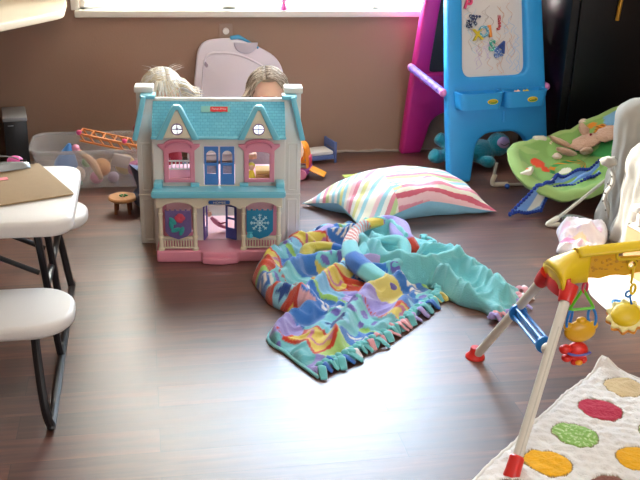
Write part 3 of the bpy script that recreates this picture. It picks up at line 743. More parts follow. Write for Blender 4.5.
    if kind == 'fair':
        for k in range(60):     # loose tuft swept towards the right
            z0 = rnd.uniform(-.035, .045); y0 = rnd.uniform(-.05, .02)
            p0 = Vector((.05, y0, z0+.02)); p1 = Vector((.085, y0-.005, z0+.012)); p2 = Vector((.105+rnd.uniform(0, .01), y0-.01, z0*.6+.002)); p3 = Vector((.12+rnd.uniform(0, .03), y0-.012, z0*.35+rnd.uniform(0, .015)))
            hb.tube([Mh @ p for p in (p0, p1, p2, p3)], [.003, .003, .002, .0005], n=5, mi=rnd.randrange(len(hm)), smoothn=2)
        for k in range(16):
            a = rnd.uniform(-.9, .9); p0 = Vector((a*.04, rnd.uniform(-.03, .03), .088)); hb.tube([Mh @ p0, Mh @ (p0+Vector((a*.015, 0, .016))), Mh @ (p0+Vector((a*.05, 0, .024)))], [.0008, .0006, .0003], n=4, mi=0)
        for k in range(70):     # wisps over the forehead
            x0 = rnd.uniform(-.055, .05); hb.tube([Mh @ p for p in (Vector((x0*.6, -.055, .078)), Vector((x0*.9, -.080, .055)), Vector((x0*1.05+rnd.uniform(-.006, .01), -.089, .028)), Vector((x0*1.1+rnd.uniform(-.01, .014), -.092, rnd.uniform(-.005, .018))))], [.0016, .0015, .0012, .0004], n=4, mi=rnd.randrange(len(hm)), smoothn=2)
    else:
        for k in range(40):
            z0 = rnd.uniform(-.03, .02); y0 = rnd.uniform(-.05, .02)
            hb.tube([Mh @ p for p in (Vector((-.05, y0, z0+.04)), Vector((-.078, y0, z0)), Vector((-.090-rnd.uniform(0, .008), y0-.01, z0-.03)), Vector((-.105-rnd.uniform(0, .02), y0-.012, z0-.045)))], [.003, .003, .002, .0005], n=5, mi=rnd.randrange(len(hm)), smoothn=2)
    hb.build('hair', hm, root, angle=180)
    return root
child('fair', (.058, 3.70, 0), 'child with light blond hair kneeling behind the left side of the dollhouse', 8, 14, (-.02, -.29, .30), ['#f4eede', '#e8dcc0', '#d8c6a2', '#faf6ec'], '#b23a4a', .1)
child('brown', (.475, 3.70, 0), 'child with light brown hair kneeling behind the right side of the dollhouse', -4, 12, (-.085, -.33, .315), ['#9a8672', '#b3a08a', '#7a6654', '#cfc0aa'], '#d8c8d8', -.15)

# ------------------------------------------------------------------ things along the back wall
ot = thing('wall_outlet', 'wall outlet with a round white plug cover above the white play table', 'outlet', (.372, YB, .572))
MB().add(plate_mesh(rrect(-.031, -.05, .031, .05, .004), [], .006, .0015), T((0, -.003, 0)) @ Matrix.Rotation(PI/2, 4, 'X')).build('cover_plate', mat('outlet_tan', '#a08878', .5), ot)
MB().lathe([(0, 0), (.015, 0), (.015, .008), (.012, .011), (0, .011)], (0, -.006, .018), n=20, rot=(PI/2, 0, 0)).build('plug_cover', M_['white'], ot)
so_ = MB()
for dx in (-.005, .005): so_.bx((dx-.001, -.0068, -.027), (dx+.001, -.0055, -.017), bev=0)
so_.ball((0, -.006, -.032), (.0025, .001, .0025), n=8); so_.build('socket', M_['black_metal'], ot)
# folded play table top leaning against wall
pb = thing('play_table_top', 'white plastic play table top with rounded corners leaning against the brown wall', 'table top', (.40, 4.285, 0)); pb.rotation_euler = (R(-8), 0, 0)
pm = mat('lilac_white', '#e2dce4', .45)
out = roundpoly([(-.225, 0), (.235, 0), (.235, .465), (.03, .572), (-.155, .556)], [.03, .04, .09, .16, .07], 8)
MB().plate(out, [], .03, .01).build('panel', pm, pb)
inn = roundpoly([(-.185, .03), (.195, .03), (.185, .42), (.02, .505), (-.13, .505)], [.03, .04, .08, .12, .05], 8)
MB().plate(inn, [roundpoly([(x*.96, .012+z*.955) for x, z in [(-.185, .03), (.195, .03), (.185, .42), (.02, .505), (-.13, .505)]], [.03, .04, .08, .12, .05], 8)], .010, .004, M=Ty(-.015)).build('raised_rim', pm, pb)
MB().plate([(.06+.055*math.cos(R(a)), .545+.05*math.sin(R(a))) for a in range(180, 361, 12)], [], .01, .003, M=Ty(-.018)).build('cup_recess', mat('lilac_shade', '#c6bec8', .45), pb)
MB().plate(roundpoly([(-.01, .556), (.03, .562), (.10, .532), (.115, .512), (.122, .524), (.03, .580), (-.01, .574)], .006), [], .035, .005, M=Ty(0)).build('blue_clip', mat('clip_blue', '#4aa6cf', .4), pb)
MB().plate(roundpoly([(-.135, .45), (-.125, .463), (-.112, .445), (-.12, .432)], .005), [], .003, .001, M=Ty(-.0165)).build('scuff_mark', mat('scuff', '#a39daa', .6), pb)

# toy bus right of the house
bs = thing('toy_bus', 'orange and purple toy bus behind the right side of the dollhouse', 'toy vehicle', (.655, 4.03, 0), -20)
bo = roundpoly([(-.10, .045), (.058, .045), (.060, .085), (.045, .145), (.015, .165), (-.10, .165)], [.02, .01, .02, .03, .02, .03])
m = MB(); m.plate(bo, [rrect(-.085, .085, -.04, .14, .008), rrect(-.025, .085, .032, .135, .008)], .085, .012); m.build('cab', tm('#f08a1e'), bs)
MB().plate(roundpoly([(-.1, .015), (.055, .015), (.068, .05), (-.1, .05)], .012), [], .092, .012).build('lower_body', tm('#a8478f'), bs)
MB().bx((-.06, -.0475, .052), (.05, -.043, .066), bev=.002).build('grey_stripe', tm('#9a9088'), bs)
MB().bx((.045, -.03, .05), (.064, .03, .10), bev=.006).build('front_panel', tm('#c8385a'), bs)
MB().box((.095, -.005, .03), (.075, .07, .006), rot=(0, R(22), 0), bev=.003).build('door_ramp', tm('#f29a24'), bs)
for x in (-.06, .03):
    for y in (-.05, .05): MB().lathe([(0, -.008), (.022, -.008), (.024, 0), (.022, .008), (0, .008)], (x, y, .0225), n=18, rot=(PI/2, 0, 0)).build('wheel', tm('#e889a8'), bs)
# blue doll bed
tbd = thing('doll_bed', 'blue wooden doll bed with white mattress by the back wall', 'toy furniture', (.785, 4.25, 0), 15)
bm2 = mat('doll_bed_blue', '#5a70a8', .5)
MB().bx((-.08, -.055, .018), (.066, .055, .038), bev=.003).build('bed_frame', bm2, tbd)
MB().bx((-.078, -.05, .038), (.064, .05, .056), bev=.008).build('mattress', mat('doll_mattress', '#d8d4cc', .8), tbd)
h = MB(); h.bx((.064, -.06, 0), (.075, -.05, .10), bev=.002); h.bx((.064, .05, 0), (.075, .06, .10), bev=.002); h.bx((.065, -.05, .065), (.074, .05, .098), bev=.002); h.bx((.0665, -.05, .03), (.072, .05, .06), bev=.001)
h.build('headboard', bm2, tbd)
for y in (-.055, .055): MB().bx((-.082, y-.005, 0), (-.072, y+.005, .045), bev=.002).build('leg', bm2, tbd)
# pink figure on the sill
fg = thing('toy_figure', 'small pink toy figure standing on the window sill', 'toy', (.636, YB-.012, .684))
MB().lathe([(.0, 0), (.016, 0), (.017, .004), (.012, .02), (.010, .03), (0, .034)], n=16).build('body', tm('#f06ab8'), fg); MB().ball((0, 0, .042), .013, n=14).build('head', tm('#f59ccb'), fg)
o = MB().box((0, 0, .002), (.09, .035, .004), bev=.001).build('paper_card', tm('#c9d86a')); o.location = (.905, 4.0, 0); o.rotation_euler = (0, 0, R(10)); tag(o, 'flat green and yellow card on the floor behind the striped pillow', 'card')
o.name = 'flat_card'
# ================================================================== EASEL
ez = thing('easel', 'blue and pink plastic double sided childrens easel with a white drawing board', 'easel', (1.34, 3.86, 0), 10)
LA = math.atan(.2); ML = Matrix.Rotation(-LA, 4, 'X'); cs = 1/math.cos(LA)
EB, EP = M_['easel_blue'], M_['easel_pink']
def board_frame(name, mt, Mx, hole, with_arch=True):
    out = [(-.035, 0), (.07, 0), (.088, .10), (.10, .175), (.155, .212), (.30, .212), (.355, .18), (.378, .11), (.385, 0), (.475, 0), (.462, .35), (.44, .80), (.42, 1.08), (.36, 1.15), (.05, 1.15), (-.015, 1.08), (-.03, .8), (-.038, .35)]
    out = roundpoly(out, [.012, .012, .02, .04, .05, .05, .04, .02, .012, .012, .05, .05, .05, .06, .06, .05, .05, .05], 5)
    return MB().plate(out, [hole], .05, .014, M=Mx).build(name, mt, ez)
hole = roundpoly([(.038, .46), (.36, .46), (.345, 1.05), (.045, 1.05)], [.05, .05, .03, .03], 6)
board_frame('front_frame', EB, ML @ T((0, .0, 0)), hole)
hb_ = roundpoly([(.028, .435), (.37, .435), (.355, 1.06), (.035, 1.06)], [.05, .05, .03, .03], 6)
wbm = mat('whiteboard', '#dcd8d6', .3)
wbd = MB().plate(hb_, [], .010, .001, M=ML @ T((0, .012, 0))).build('drawing_board', wbm, ez)
# scribbles
rnd = random.Random(3)
for nm, c, x0, x1, z0, z1, n in (('orange_scribble', '#d9a98a', .09, .30, .50, .78, 14), ('blue_scribble', '#9cc0e6', .27, .335, .52, .75, 9), ('purple_scribble', '#c3aed8', .12, .2, .53, .65, 6), ('grey_scribble', '#b9a9a4', .07, .33, .56, .80, 10), ('pale_blue_scribble', '#a9cbe0', .05, .14, .60, .76, 5)):
    s = MB()
    for k in range(n):
        x = rnd.uniform(x0, x1); z = rnd.uniform(z0, z1); L_ = rnd.uniform(.04, .11); a = rnd.uniform(-.35, .35)
        pts = [(min(.34, max(.05, x+a*L_*q/5+.012*math.sin(q*1.9+k)+.01*rnd.random())), .0063, max(.47, z-L_*q/5)) for q in range(6)]
        s.tube([ML @ Vector(p) for p in pts], .0009, n=4, smoothn=4)
    s.build(nm, mat(nm, c, .6), wbd)
# rear frame
P2 = Matrix.Translation((-.005, .50, 0)) @ Matrix.Rotation(LA, 4, 'X')
hb2 = roundpoly([(.045, .42), (.36, .42), (.345, 1.05), (.05, 1.05)], [.03, .03, .03, .03], 4)
board_frame('rear_frame', EP, P2, hb2)
MB().plate(roundpoly([(.03, .40), (.375, .40), (.36, 1.06), (.04, 1.06)], .02), [], .01, .001, M=P2).build('chalk_board', M_['chalkboard'], ez)
rl = MB(); rl.plate(rrect(.0, .38, .42, .42, .012), [], .075, .01, M=P2 @ T((0, -.01, 0))); rl.build('chalk_ledge', EP, ez)
# stretchers
EZM = Matrix.Translation((1.34, 3.86, 0)) @ Matrix.Rotation(R(10), 4, 'Z')
for s, xx in ((0, -.045), (1, .478)):
    a, b = Vector((xx, .085, .39)), Vector((xx-.02, .375, .445))
    st_ = MB(); st_.tube([a, b], .017, n=14); d = (b-a)
    for q in (.1, .25, .42, .6, .78, .92): st_.tube([a+d*q, a+d*(q+.03)], .0185, n=14)
    so2 = st_.build('stretcher_bar', M_['purple'], ez)
    for e0 in (a, b): MB().ball(e0, .0185, n=12).build('end_button', mat('end_pink', '#e08ac8', .4), so2)
# trays
def tray(x0, x1, nm):
    z0, z1, d = .330, .402, .07
    prof = roundpoly([(x0, 0), (x1, 0), (x1, -d), (x0, -d)], [.002, .002, .045, .045], 7)
    cx, cy = (x0+x1)/2, -d/2
    b = MB(); rings = []
    def ring(sc, z): return [(cx+(p[0]-cx)*sc, cy+(p[1]-cy)*(sc if p[1] < -.001 else sc), z) for p in prof]
    rg = [ring(.90, z0), ring(.96, z0+.03), ring(1, z1-.006), ring(1.02, z1), ring(.93, z1), ring(.90, z1-.008), ring(.84, z0+.02)]
    V = [q for r_ in rg for q in r_]; n = len(prof)
    F = [(k*n+i, k*n+(i+1) % n, (k+1)*n+(i+1) % n, (k+1)*n+i) for k in range(6) for i in range(n)]+[tuple(range(n))[::-1], tuple(range(6*n, 7*n))]
    me = bpy.data.meshes.new('t'); me.from_pydata(V, [], F); me.update()
    b.add(me, T((0, .045, 0))); o = b.build('tray', EB, ez)
    bb = bmesh.new(); bb.from_mesh(o.data); bmesh.ops.recalc_face_normals(bb, faces=bb.faces); bb.to_mesh(o.data); bb.free()
    xl = x0+(x1-x0)*nm; Mo = T((xl, .045-d-.0005, .364)) @ Matrix.Rotation(PI/2-.1, 4, 'X')
    lg = MB().add(plate_mesh(circ(0, 0, .026, 24, .012), [], .003, .001), Mo).build('logo_oval', mat('logo_yellow', '#f0c828', .4), o)
    MB().add(plate_mesh(circ(0, -.001, .021, 20, .008), [circ(0, .001, .017, 20, .0045)], .001), Mo @ T((0, 0, .0018))).build('logo_ring', mat('logo_green', '#6aa43a', .4), lg)
    MB().add(text_mesh('Crayola', .012, .0004), Mo @ T((0, 0, .0026))).build('logo_lettering', mat('logo_ink', '#3a6a2a', .4), lg, smooth=False)
tray(-.012, .203, .72); tray(.208, .425, .62)
MB().plate(roundpoly([(.232, .255), (.248, .255), (.246, .305), (.234, .305)], .003), [], .01, .002, M=ML @ T((0, -.026, 0))).build('tray_hook', EB, ez)
def on_easel(o, x, z, off, rz=0):
    o.matrix_world = EZM @ ML @ T((x, off, z)) @ Matrix.Rotation(PI/2, 4, 'X') @ Matrix.Rotation(R(rz), 4, 'Z'); return o
for ch, c, dots, x, z, rz, lab in (('P', '#e0487a', 0, .060+.02, .772, -20, 'pink magnet letter at the top left of the easel drawing board'),
        ('a', '#28345a', 1, .087, .693, -12, 'small navy magnet letter at the left of the easel drawing board'), ('A', '#34406a', 1, .112, .712, 60, 'navy and white magnet letter slanting above the blue one on the easel board'),
        ('J', '#b8384a', 1, .235, .695, 3, 'dark red magnet letter at the right of the easel drawing board'), ('X', '#d8c030', 0, .127, .640, 5, 'yellow magnet letter left of the round blue one on the easel board'),
        ('O', '#5aa4c0', 1, .157, .652, 5, 'light blue round magnet letter in the middle of the easel board'), ('I', '#e08a3c', 0, .187, .652, 8, 'orange magnet letter right of the round blue one on the easel board'),
        ('S', '#4ab09a', 1, .197, .590, -8, 'teal curved magnet letter below the orange one on the easel board'), ('&', '#5a7ab8', 1, .225, .562, 15, 'small blue magnet letter lowest on the easel board'), ('A', '#2c4a90', 0, .246, .585, -28, 'dark blue magnet letter lower right on the easel board')):
    mb = MB().add(text_mesh(ch, .066, .003, .0024 if ch != 'I' else .004)); mm = mat('magnet_'+c[1:], c, .4)
    if dots:
        nt = mm.node_tree; vo = nt.nodes.new('ShaderNodeTexVoronoi'); vo.inputs['Scale'].default_value = 170; tcx = nt.nodes.new('ShaderNodeTexCoord'); nt.links.new(tcx.outputs['Object'], vo.inputs['Vector'])
        rp = nt.nodes.new('ShaderNodeValToRGB'); rp.color_ramp.interpolation = 'CONSTANT'; rp.color_ramp.elements[0].color = lin('#f4f4f4'); rp.color_ramp.elements[1].position = .32; rp.color_ramp.elements[1].color = lin(c)
        nt.links.new(vo.outputs['Distance'], rp.inputs[0]); nt.links.new(rp.outputs[0], nt.nodes['Principled BSDF'].inputs['Base Color'])
    o = mb.build('magnet_letter', mm, smooth=False); on_easel(o, x, z, .0006, rz); tag(o, lab, 'magnet')
for x, c, lab in ((.28, '#e8b8a0', 'small pale pink toy piece in the right easel tray'), (.325, '#e8c81e', 'yellow crayon piece in the right easel tray')):
    m = MB()
    for k in range(3): m.tube([(x+.014*math.cos(k*2.1), -.005+.01*math.sin(k*2.1), .390), (x-.016*math.cos(k*2.1), .005-.01*math.sin(k*2.1), .398)], .005, n=8)
    o = m.build('crayon_piece', tm(c)); o.matrix_world = EZM; tag(o, lab, 'toy')
# teal plush behind easel
pl = thing('plush_toy', 'teal plush animal lying behind the blue legs of the easel', 'plush toy', (1.42, 4.10, 0))
b_ = MB(); S = [(0, .03, .065), (.06, .02, .075), (.13, .0, .07), (-.07, .03, .06)]; 
b_.add(skin_mesh([(0, 0, .075), (.08, 0, .08), (.17, 0, .08), (-.05, .0, .06), (-.10, -.01, .045), (-.125, -.02, .075), (.0, -.09, .03), (-.02, -.125, .028), (-.03, .06, .09), (-.08, .08, .13), (.12, -.05, .05), (.15, -.11, .035), (.2, .05, .06)],
    [(0, 1), (1, 2), (0, 3), (3, 4), (4, 5), (0, 6), (6, 7), (0, 8), (8, 9), (1, 10), (10, 11), (2, 12)], [.06, .068, .06, .034, .036, .042, .030, .036, .03, .036, .034, .036, .035], 0, 2)); b_.build('body', M_['teal_plush'], pl)
MB().ball((.20, -.01, .105), (.055, .055, .055), n=20, bump=.05).build('head', M_['teal_plush'], pl)
MB().ball((.205, -.055, .125), (.030, .02, .028), n=16).build('muzzle', mat('lilac_plush', '#c4a8d0', .95, sheen=.4), pl)
MB().ball((.01, -.055, .105), (.035, .02, .035), n=16).build('belly_patch', mat('pale_plush', '#b8bcd4', .95, sheen=.4), pl)
MB().tube([(.185, -.074, .125), (.205, -.078, .118), (.225, -.072, .127)], .0015, n=5, smoothn=3).build('stitched_mouth', M_['black_metal'], pl)

# ================================================================== BLACK CABINET
bk = thing('black_cabinet', 'tall black cabinet standing behind the baby bouncer', 'cabinet', (1.83, 3.93, 0))
kb = mat('black_lacquer', '#07080a', .3, spec=.3)
MB().bx((0, 0, .0), (1.1, .44, 1.75), bev=.006).build('body', kb, bk)
for x0, x1 in ((.035, .54), (.56, 1.07)):
    d = MB().bx((x0, -.02, .06), (x1, -.001, 1.70), bev=.004).build('door', kb, bk)
    hx = .275 if x0 < .1 else 0
gd = mat('brass', '#b88a32', .3, .7)
hnd = thing('brass_tassel', 'brass coloured pendant hanging on the front of the black cabinet', 'pendant', (2.035, 3.901, .705))
MB().tube([(0, 0, 0), (.003, 0, .05), (.008, 0, .11)], [.0085, .0095, .008], n=12).build('rod', gd, hnd)
MB().tube([(.001+.012*math.cos(t), 0, .125+.018*math.sin(t)) for t in np.linspace(0, 2*PI, 13)[:-1]], .003, n=6, closed=True).build('ring', gd, hnd)

# ================================================================== PILLOW
def lerp(a, b, t): return a*(1-t)+b*t
PA, PB_, PC, PD = Vector((.61, 3.62)), Vector((.79, 3.31)), Vector((1.385, 3.44)), Vector((1.22, 3.82))
def pil(u, v, top):
    # u 0..1 A->D / B->C ; v 0 front .. 1 back
    p = lerp(lerp(PB_, PC, u), lerp(PA, PD, u), v)
    a, b = 2*u-1, 2*v-1
    cc = lerp(lerp(PB_, PC, .5), lerp(PA, PD, .5), .5)
    pinch = 1-.10*((1-a*a)*b**4+(1-b*b)*a**4)
    p = cc+(p-cc)*pinch
    prof = max(0, (1-abs(a)**2.6)*(1-abs(b)**2.6))
    rim = .012+.072*(1-abs(a*b)**1.2)*(1-.35*abs(a)**4)
    wr_ = .007*noise.noise(Vector((u*7, v*5, 2)))*2+.004*math.sin(10*(u*1.3+v*2.2)+3*noise.noise(Vector((u*3, v*3, 0))))*(1-prof)
    if top: z = rim+.074*prof**.55+wr_*min(1, prof*6)
    else: z = max(.0015, rim-.11*prof**.6+wr_*.6*min(1, prof*6))
    if not top: p = cc+(p-cc)*(1-.08*prof**.5*(1 if prof < .5 else 1))
    return (p.x, p.y, z)
cm = {k: list(lin(v)) for k, v in dict(cream='#f6f1e2', white='#f7f5f1', blue='#a5d6e6', pink='#e896a8', lpink='#f4cdd4', red='#d66a80', yel='#e3e2a0', grn='#c9dba0', teal='#9cd0d4').items()}
seq = ['cream', 'blue', 'cream', 'yel', 'white', 'pink', 'lpink', 'cream', 'blue', 'yel', 'teal', 'white', 'blue', 'cream', 'grn', 'pink', 'white', 'blue', 'lpink', 'cream']
def stripes(u, v):
    if u < .26+.22*v:      # folded flap: stripes run across
        t = v*.85-u*.9+.75
    elif v < .30 and u > .42-.3*v: t = v*1.0+.42-u*.02+.0
    else: t = v*.95+u*.12+.15
    if .26+.22*v < u and v < .34 - .6*abs(u-.62): # pink banded front edge
        k = int((v*9+u*.9)*2.2); return cm[['pink', 'lpink', 'red', 'cream', 'pink', 'lpink', 'white', 'pink'][k % 8]]
    x = t*26
    return cm[seq[int(x) % len(seq)]]
pw = thing('pillow', 'plump pillow in a striped case with pale blue underside lying on the floor', 'pillow', (0, 0, 0))
nb = lambda u, v: list(lin('#6fb6d6'))
tp = link('striped_top', grid_mesh(300, 200, lambda u, v: pil(u, v, True), stripes), M_['cotton'], pw, angle=180)
bt = link('blue_underside', grid_mesh(90, 70, lambda u, v: pil(u, v, False)), mat('pillow_blue', '#98d4ee', .9, bump=.3, bscale=30), pw, angle=180)
# ================================================================== BLANKET
bkt = thing('blanket', 'fleece patchwork blanket with teal backing and knotted fringe crumpled on the floor', 'blanket', (0, 0, 0))
def px2(l, z=.0): return [tuple(at(x, y, z)[:2]) for x, y in l]
def seg_d(P, a, b):
    ab = b-a; t = np.clip(((P-a)@ab)/(ab@ab), 0, 1); pr = a+t[..., None]*ab; return np.linalg.norm(P-pr, axis=-1), t
def height_sheet(name, poly, ridges, colf, base=.012, edge=.03, parent=None, step=.004, lift=None, matl=None, nz=.006, seed=0, thick=.004, fold=.012):
    """cloth lying on the floor: outline polygon, fold ridges (polyline, height, width)"""
    poly = np.array(roundpoly(poly, .02, 3)); mn = poly.min(0)-step; mx = poly.max(0)+step
    nx = int((mx[0]-mn[0])/step)+2; ny = int((mx[1]-mn[1])/step)+2
    X, Y = np.meshgrid(mn[0]+np.arange(nx)*step, mn[1]+np.arange(ny)*step); P = np.stack([X, Y], -1)
    ins = np.zeros(X.shape, bool); D = np.full(X.shape, 9.); NP = np.zeros(P.shape)
    L = len(poly)
    for i in range(L):
        a, b = poly[i], poly[(i+1) % L]
        c = ((a[1] > Y) != (b[1] > Y)) & (X < (b[0]-a[0])*(Y-a[1])/((b[1]-a[1]) if abs(b[1]-a[1]) > 1e-9 else 1e-9)+a[0]); ins ^= c
        d, t = seg_d(P, a, b); q = a+t[..., None]*(b-a); m = d < D; D[m] = d[m]; NP[m] = q[m]
    Dm = np.where(ins, D, 0)
    Z = np.full(X.shape, float(base))
    for pl_, h, wd in ridges:
        pl_ = np.array(pl_, float); hh = np.zeros(X.shape)
        for a, b in zip(pl_, pl_[1:]):
            d, t = seg_d(P, a, b); hh = np.maximum(hh, h*np.exp(-(d/wd)**2))
        Z = np.maximum(Z, base+hh)*.5+(Z+hh)*.5 if h > 0 else Z+hh
    for j in range(ny):
        for i in range(nx):
            if ins[j, i] or D[j, i] < step*1.6: Z[j, i] += nz*noise.noise(Vector((X[j, i]*14+seed, Y[j, i]*14, seed)))+nz*.6*noise.noise(Vector((X[j, i]*34+seed, Y[j, i]*28, seed+3)))
    for j in range(ny):
        for i in range(nx):
            if ins[j, i]:
                q_ = noise.noise(Vector((X[j, i]*10+seed*3+.4*math.sin(Y[j, i]*20), Y[j, i]*16, seed+8))); Z[j, i] += fold*(max(0, 1-abs(q_)*5)**1.5)
    if lift is not None: Z += lift(X, Y)
    ef = np.clip(Dm/edge, 0, 1); Zf = .003+(np.maximum(Z, .005)-.003)*np.sqrt(1-(1-ef)**2)
    keep = ins | (D < step*.75)
    Q = np.where((~ins)[..., None], NP, P)
    idx = -np.ones(X.shape, int); V = []; C_ = []
    # keep vertices used by any quad with at least one inside corner
    use = np.zeros(X.shape, bool); faces = []
    for j in range(ny-1):
        for i in range(nx-1):
            if ins[j, i] or ins[j, i+1] or ins[j+1, i] or ins[j+1, i+1]:
                faces.append(((j, i), (j, i+1), (j+1, i+1), (j+1, i)))
    F = []
    for f in faces:
        g = []
        for c in f:
            if idx[c] < 0:
                idx[c] = len(V); V.append((Q[c][0], Q[c][1], Zf[c])); 
                if colf: C_ += list(colf(Q[c][0], Q[c][1]))
            g.append(int(idx[c]))
        F.append(g)
    me = bpy.data.meshes.new(name); me.from_pydata(V, [], F); me.update()
    if colf:
        ca = me.color_attributes.new('Col', 'FLOAT_COLOR', 'POINT'); ca.data.foreach_set('color', C_)
    o = link(name, me, matl or M_['cloth'], parent, angle=180)
    return solidify(o, thick, 0)
PAL = [list(lin(c)) for c in ('#86d0da', '#dcca62', '#3f7cc8', '#a49ce0', '#b4dc86', '#e8b4bc', '#86c4e6', '#d2533a', '#e6d880', '#74c6d0', '#bca8e0')]
RED, WHT, BLU, YEL, PUR, TEA, NAV = [list(lin(c)) for c in ('#cf3f28', '#efeae4', '#2c6fc4', '#e0cb58', '#7a70c2', '#7fd0d6', '#1f4c96')]
def patch(x, y, rot=-35, sx=.13, sy=.10, seed=0):
    a = R(rot); u = (x*math.cos(a)+y*math.sin(a))/sx; v = (-x*math.sin(a)+y*math.cos(a))/sy
    v += .10*math.sin(u*5); u += .08*math.sin(v*6)
    iu, iv = math.floor(u), math.floor(v); fu, fv = u-iu, v-iv
    h = (iu*7+iv*13+seed*5+(iu*iv) % 5) % 11; h2 = (iu*5+iv*3+seed) % 7
    c = PAL[h]
    if h2 == 0:      # dots
        if ((fu*2.5) % 1-.5)**2+((fv*2) % 1-.5)**2 < .09: return PUR
        return TEA
    if h2 == 1:      # framed tile with a wavy scroll
        if fu < .1 or fu > .9 or fv < .12 or fv > .88: return RED
        return list(lin('#c97b9c')) if abs(math.sin(fu*9)*.22+.5-fv) < .07 else YEL
    if h2 == 2:      # pale lettering blocks on blue
        if .3 < fv < .7 and (fu*6) % 1 > .45: return WHT
        return list(lin('#3b7ccc'))
    if h2 == 3 and (abs(fv-.12) < .05) and (u*14) % 1 > .5: return RED
    if h2 == 4:
        d = math.hypot(fu-.5, fv-.5)
        if d < .2+.06*math.cos(5*math.atan2(fv-.5, fu-.5)): return NAV
        if d < .33: return list(lin('#8fd0e8'))
    if h2 == 5:
        if fv < .22+.1*math.sin(fu*12): return list(lin('#9ccf6a'))
    return c
# rear-left mass with long folds
G = lambda *p, z=.03: px2(p, z)
height_sheet('patchwork_rear_fold', G((252, 282), (258, 266), (283, 252), (303, 240), (322, 232), (352, 226), (372, 240), (400, 262), (418, 285), (400, 297), (345, 303), (318, 320), (296, 318), (270, 306), z=.0),
    [(G((258, 287), (272, 262), (300, 246), (330, 240), (352, 243)), .055, .035), (G((272, 286), (300, 268), (335, 262), (380, 268)), .05, .022), (G((300, 303), (322, 288), (345, 272), (395, 276)), .055, .022), (G((265, 292), (285, 298), (312, 306)), .05, .025),
     (G((318, 238), (345, 236), (362, 250)), .045, .022), (G((285, 278), (305, 284)), -.02, .02), (G((330, 252), (370, 256)), -.02, .012)],
    lambda x, y: patch(x, y, -20, .12, .075, 1), base=.02, edge=.035, parent=bkt, seed=1, nz=.01)
height_sheet('patchwork_front_flap', G((268, 340), (277, 324), (303, 309), (330, 296), (380, 278), (425, 286), (438, 303), (412, 320), (382, 338), (350, 356), (318, 378), (298, 364), z=0),
    [(G((272, 336), (290, 318), (318, 306)), .04, .02), (G((335, 340), (352, 312), (372, 290), (400, 282)), .05, .028), (G((300, 350), (325, 318), (345, 300)), .018, .02), (G((385, 325), (405, 300)), .028, .025)],
    lambda x, y: patch(x, y, -48, .13, .10, 4), base=.010, edge=.015, parent=bkt, seed=5, nz=.006)
# teal backing laid over, running to the right
teal = mat('teal_fleece', '#7ed2d8', .95, bump=.6, bscale=300, sheen=.5, spec=.15)
height_sheet('teal_backing', G((352, 262), (352, 240), (362, 226), (392, 228), (420, 246), (442, 252), (468, 262), (496, 282), (520, 296), (516, 318), (497, 322), (482, 312), (458, 306), (430, 288), (405, 290), (380, 280), (362, 272), z=0),
    [(G((360, 252), (385, 268), (420, 276), (455, 270)), .065, .03), (G((365, 238), (390, 240), (405, 252)), .075, .018), (G((372, 246), (382, 254), (400, 262)), .05, .012), (G((425, 258), (448, 262), (478, 282), (505, 300)), .05, .022), (G((440, 280), (465, 296), (492, 312)), .045, .02), (G((395, 255), (412, 262)), -.03, .012)],
    None, base=.035, edge=.04, parent=bkt, matl=teal, seed=9, nz=.014)
# rolled patterned collar standing round the teal fold
def roll(name, pts, r, colf, n=26):
    P = [Vector(p) for p in pts]; 
    def cat(t):
        s = t*(len(P)-1); i = min(int(s), len(P)-2); f = s-i; p0 = P[max(i-1, 0)]; p1 = P[i]; p2 = P[i+1]; p3 = P[min(i+2, len(P)-1)]
        return .5*((2*p1)+(p2-p0)*f+(2*p0-5*p1+4*p2-p3)*f*f+(3*p1-p0-3*p2+p3)*f**3)
    def f(u, v):
        c = cat(v); d = (cat(min(1, v+.01))-cat(max(0, v-.01))).normalized(); s = d.cross(Vector((0, 0, 1))).normalized(); up = s.cross(d)
        rr = r(v)*(1+.18*noise.noise(Vector((math.cos(2*PI*u)*1.5, math.sin(2*PI*u)*1.5, v*9)))) ; a = 2*PI*u
        e = min(1, min(v, 1-v)*10)**.5
        return c+s*rr*1.25*e*math.cos(a)+up*rr*e*math.sin(a)
    return link(name, grid_mesh(n, 90, f, colf, closed_u=True), M_['cloth'] if colf else teal, bkt, angle=180)
w3 = lambda x, y, z: tuple(at(x, y, z))
def collar_col(u, v):
    k = int(v*11)
    base = [PUR, TEA, BLU, TEA, WHT, TEA, YEL, list(lin('#8d84cc')), list(lin('#a99ae0')), list(lin('#a99ae0')), RED][min(10, k)]
    if k in (4, 5) and (int(v*90)+int(u*14)) % 2 == 0: return RED
    return base
roll('collar_roll', [w3(398, 290, .02), w3(376, 278, .05), w3(356, 262, .07), w3(350, 244, .085), w3(360, 228, .09), w3(380, 222, .095), w3(396, 224, .09), w3(404, 240, .07), w3(420, 254, .04)], lambda v: .024+.006*math.sin(v*9), collar_col)
roll('teal_fold', [w3(360, 262, .05), w3(368, 246, .07), w3(385, 240, .09), w3(402, 244, .085), w3(405, 258, .07), w3(392, 266, .07)], lambda v: .018+.004*math.sin(v*14), None)
roll('yellow_fold', [w3(306, 262, .04), w3(308, 250, .06), w3(322, 246, .07), w3(345, 250, .07), w3(362, 262, .05)], lambda v: .017+.004*math.sin(v*7), lambda u, v: (list(lin('#c9bb4a')) if v < .62 else BLU))
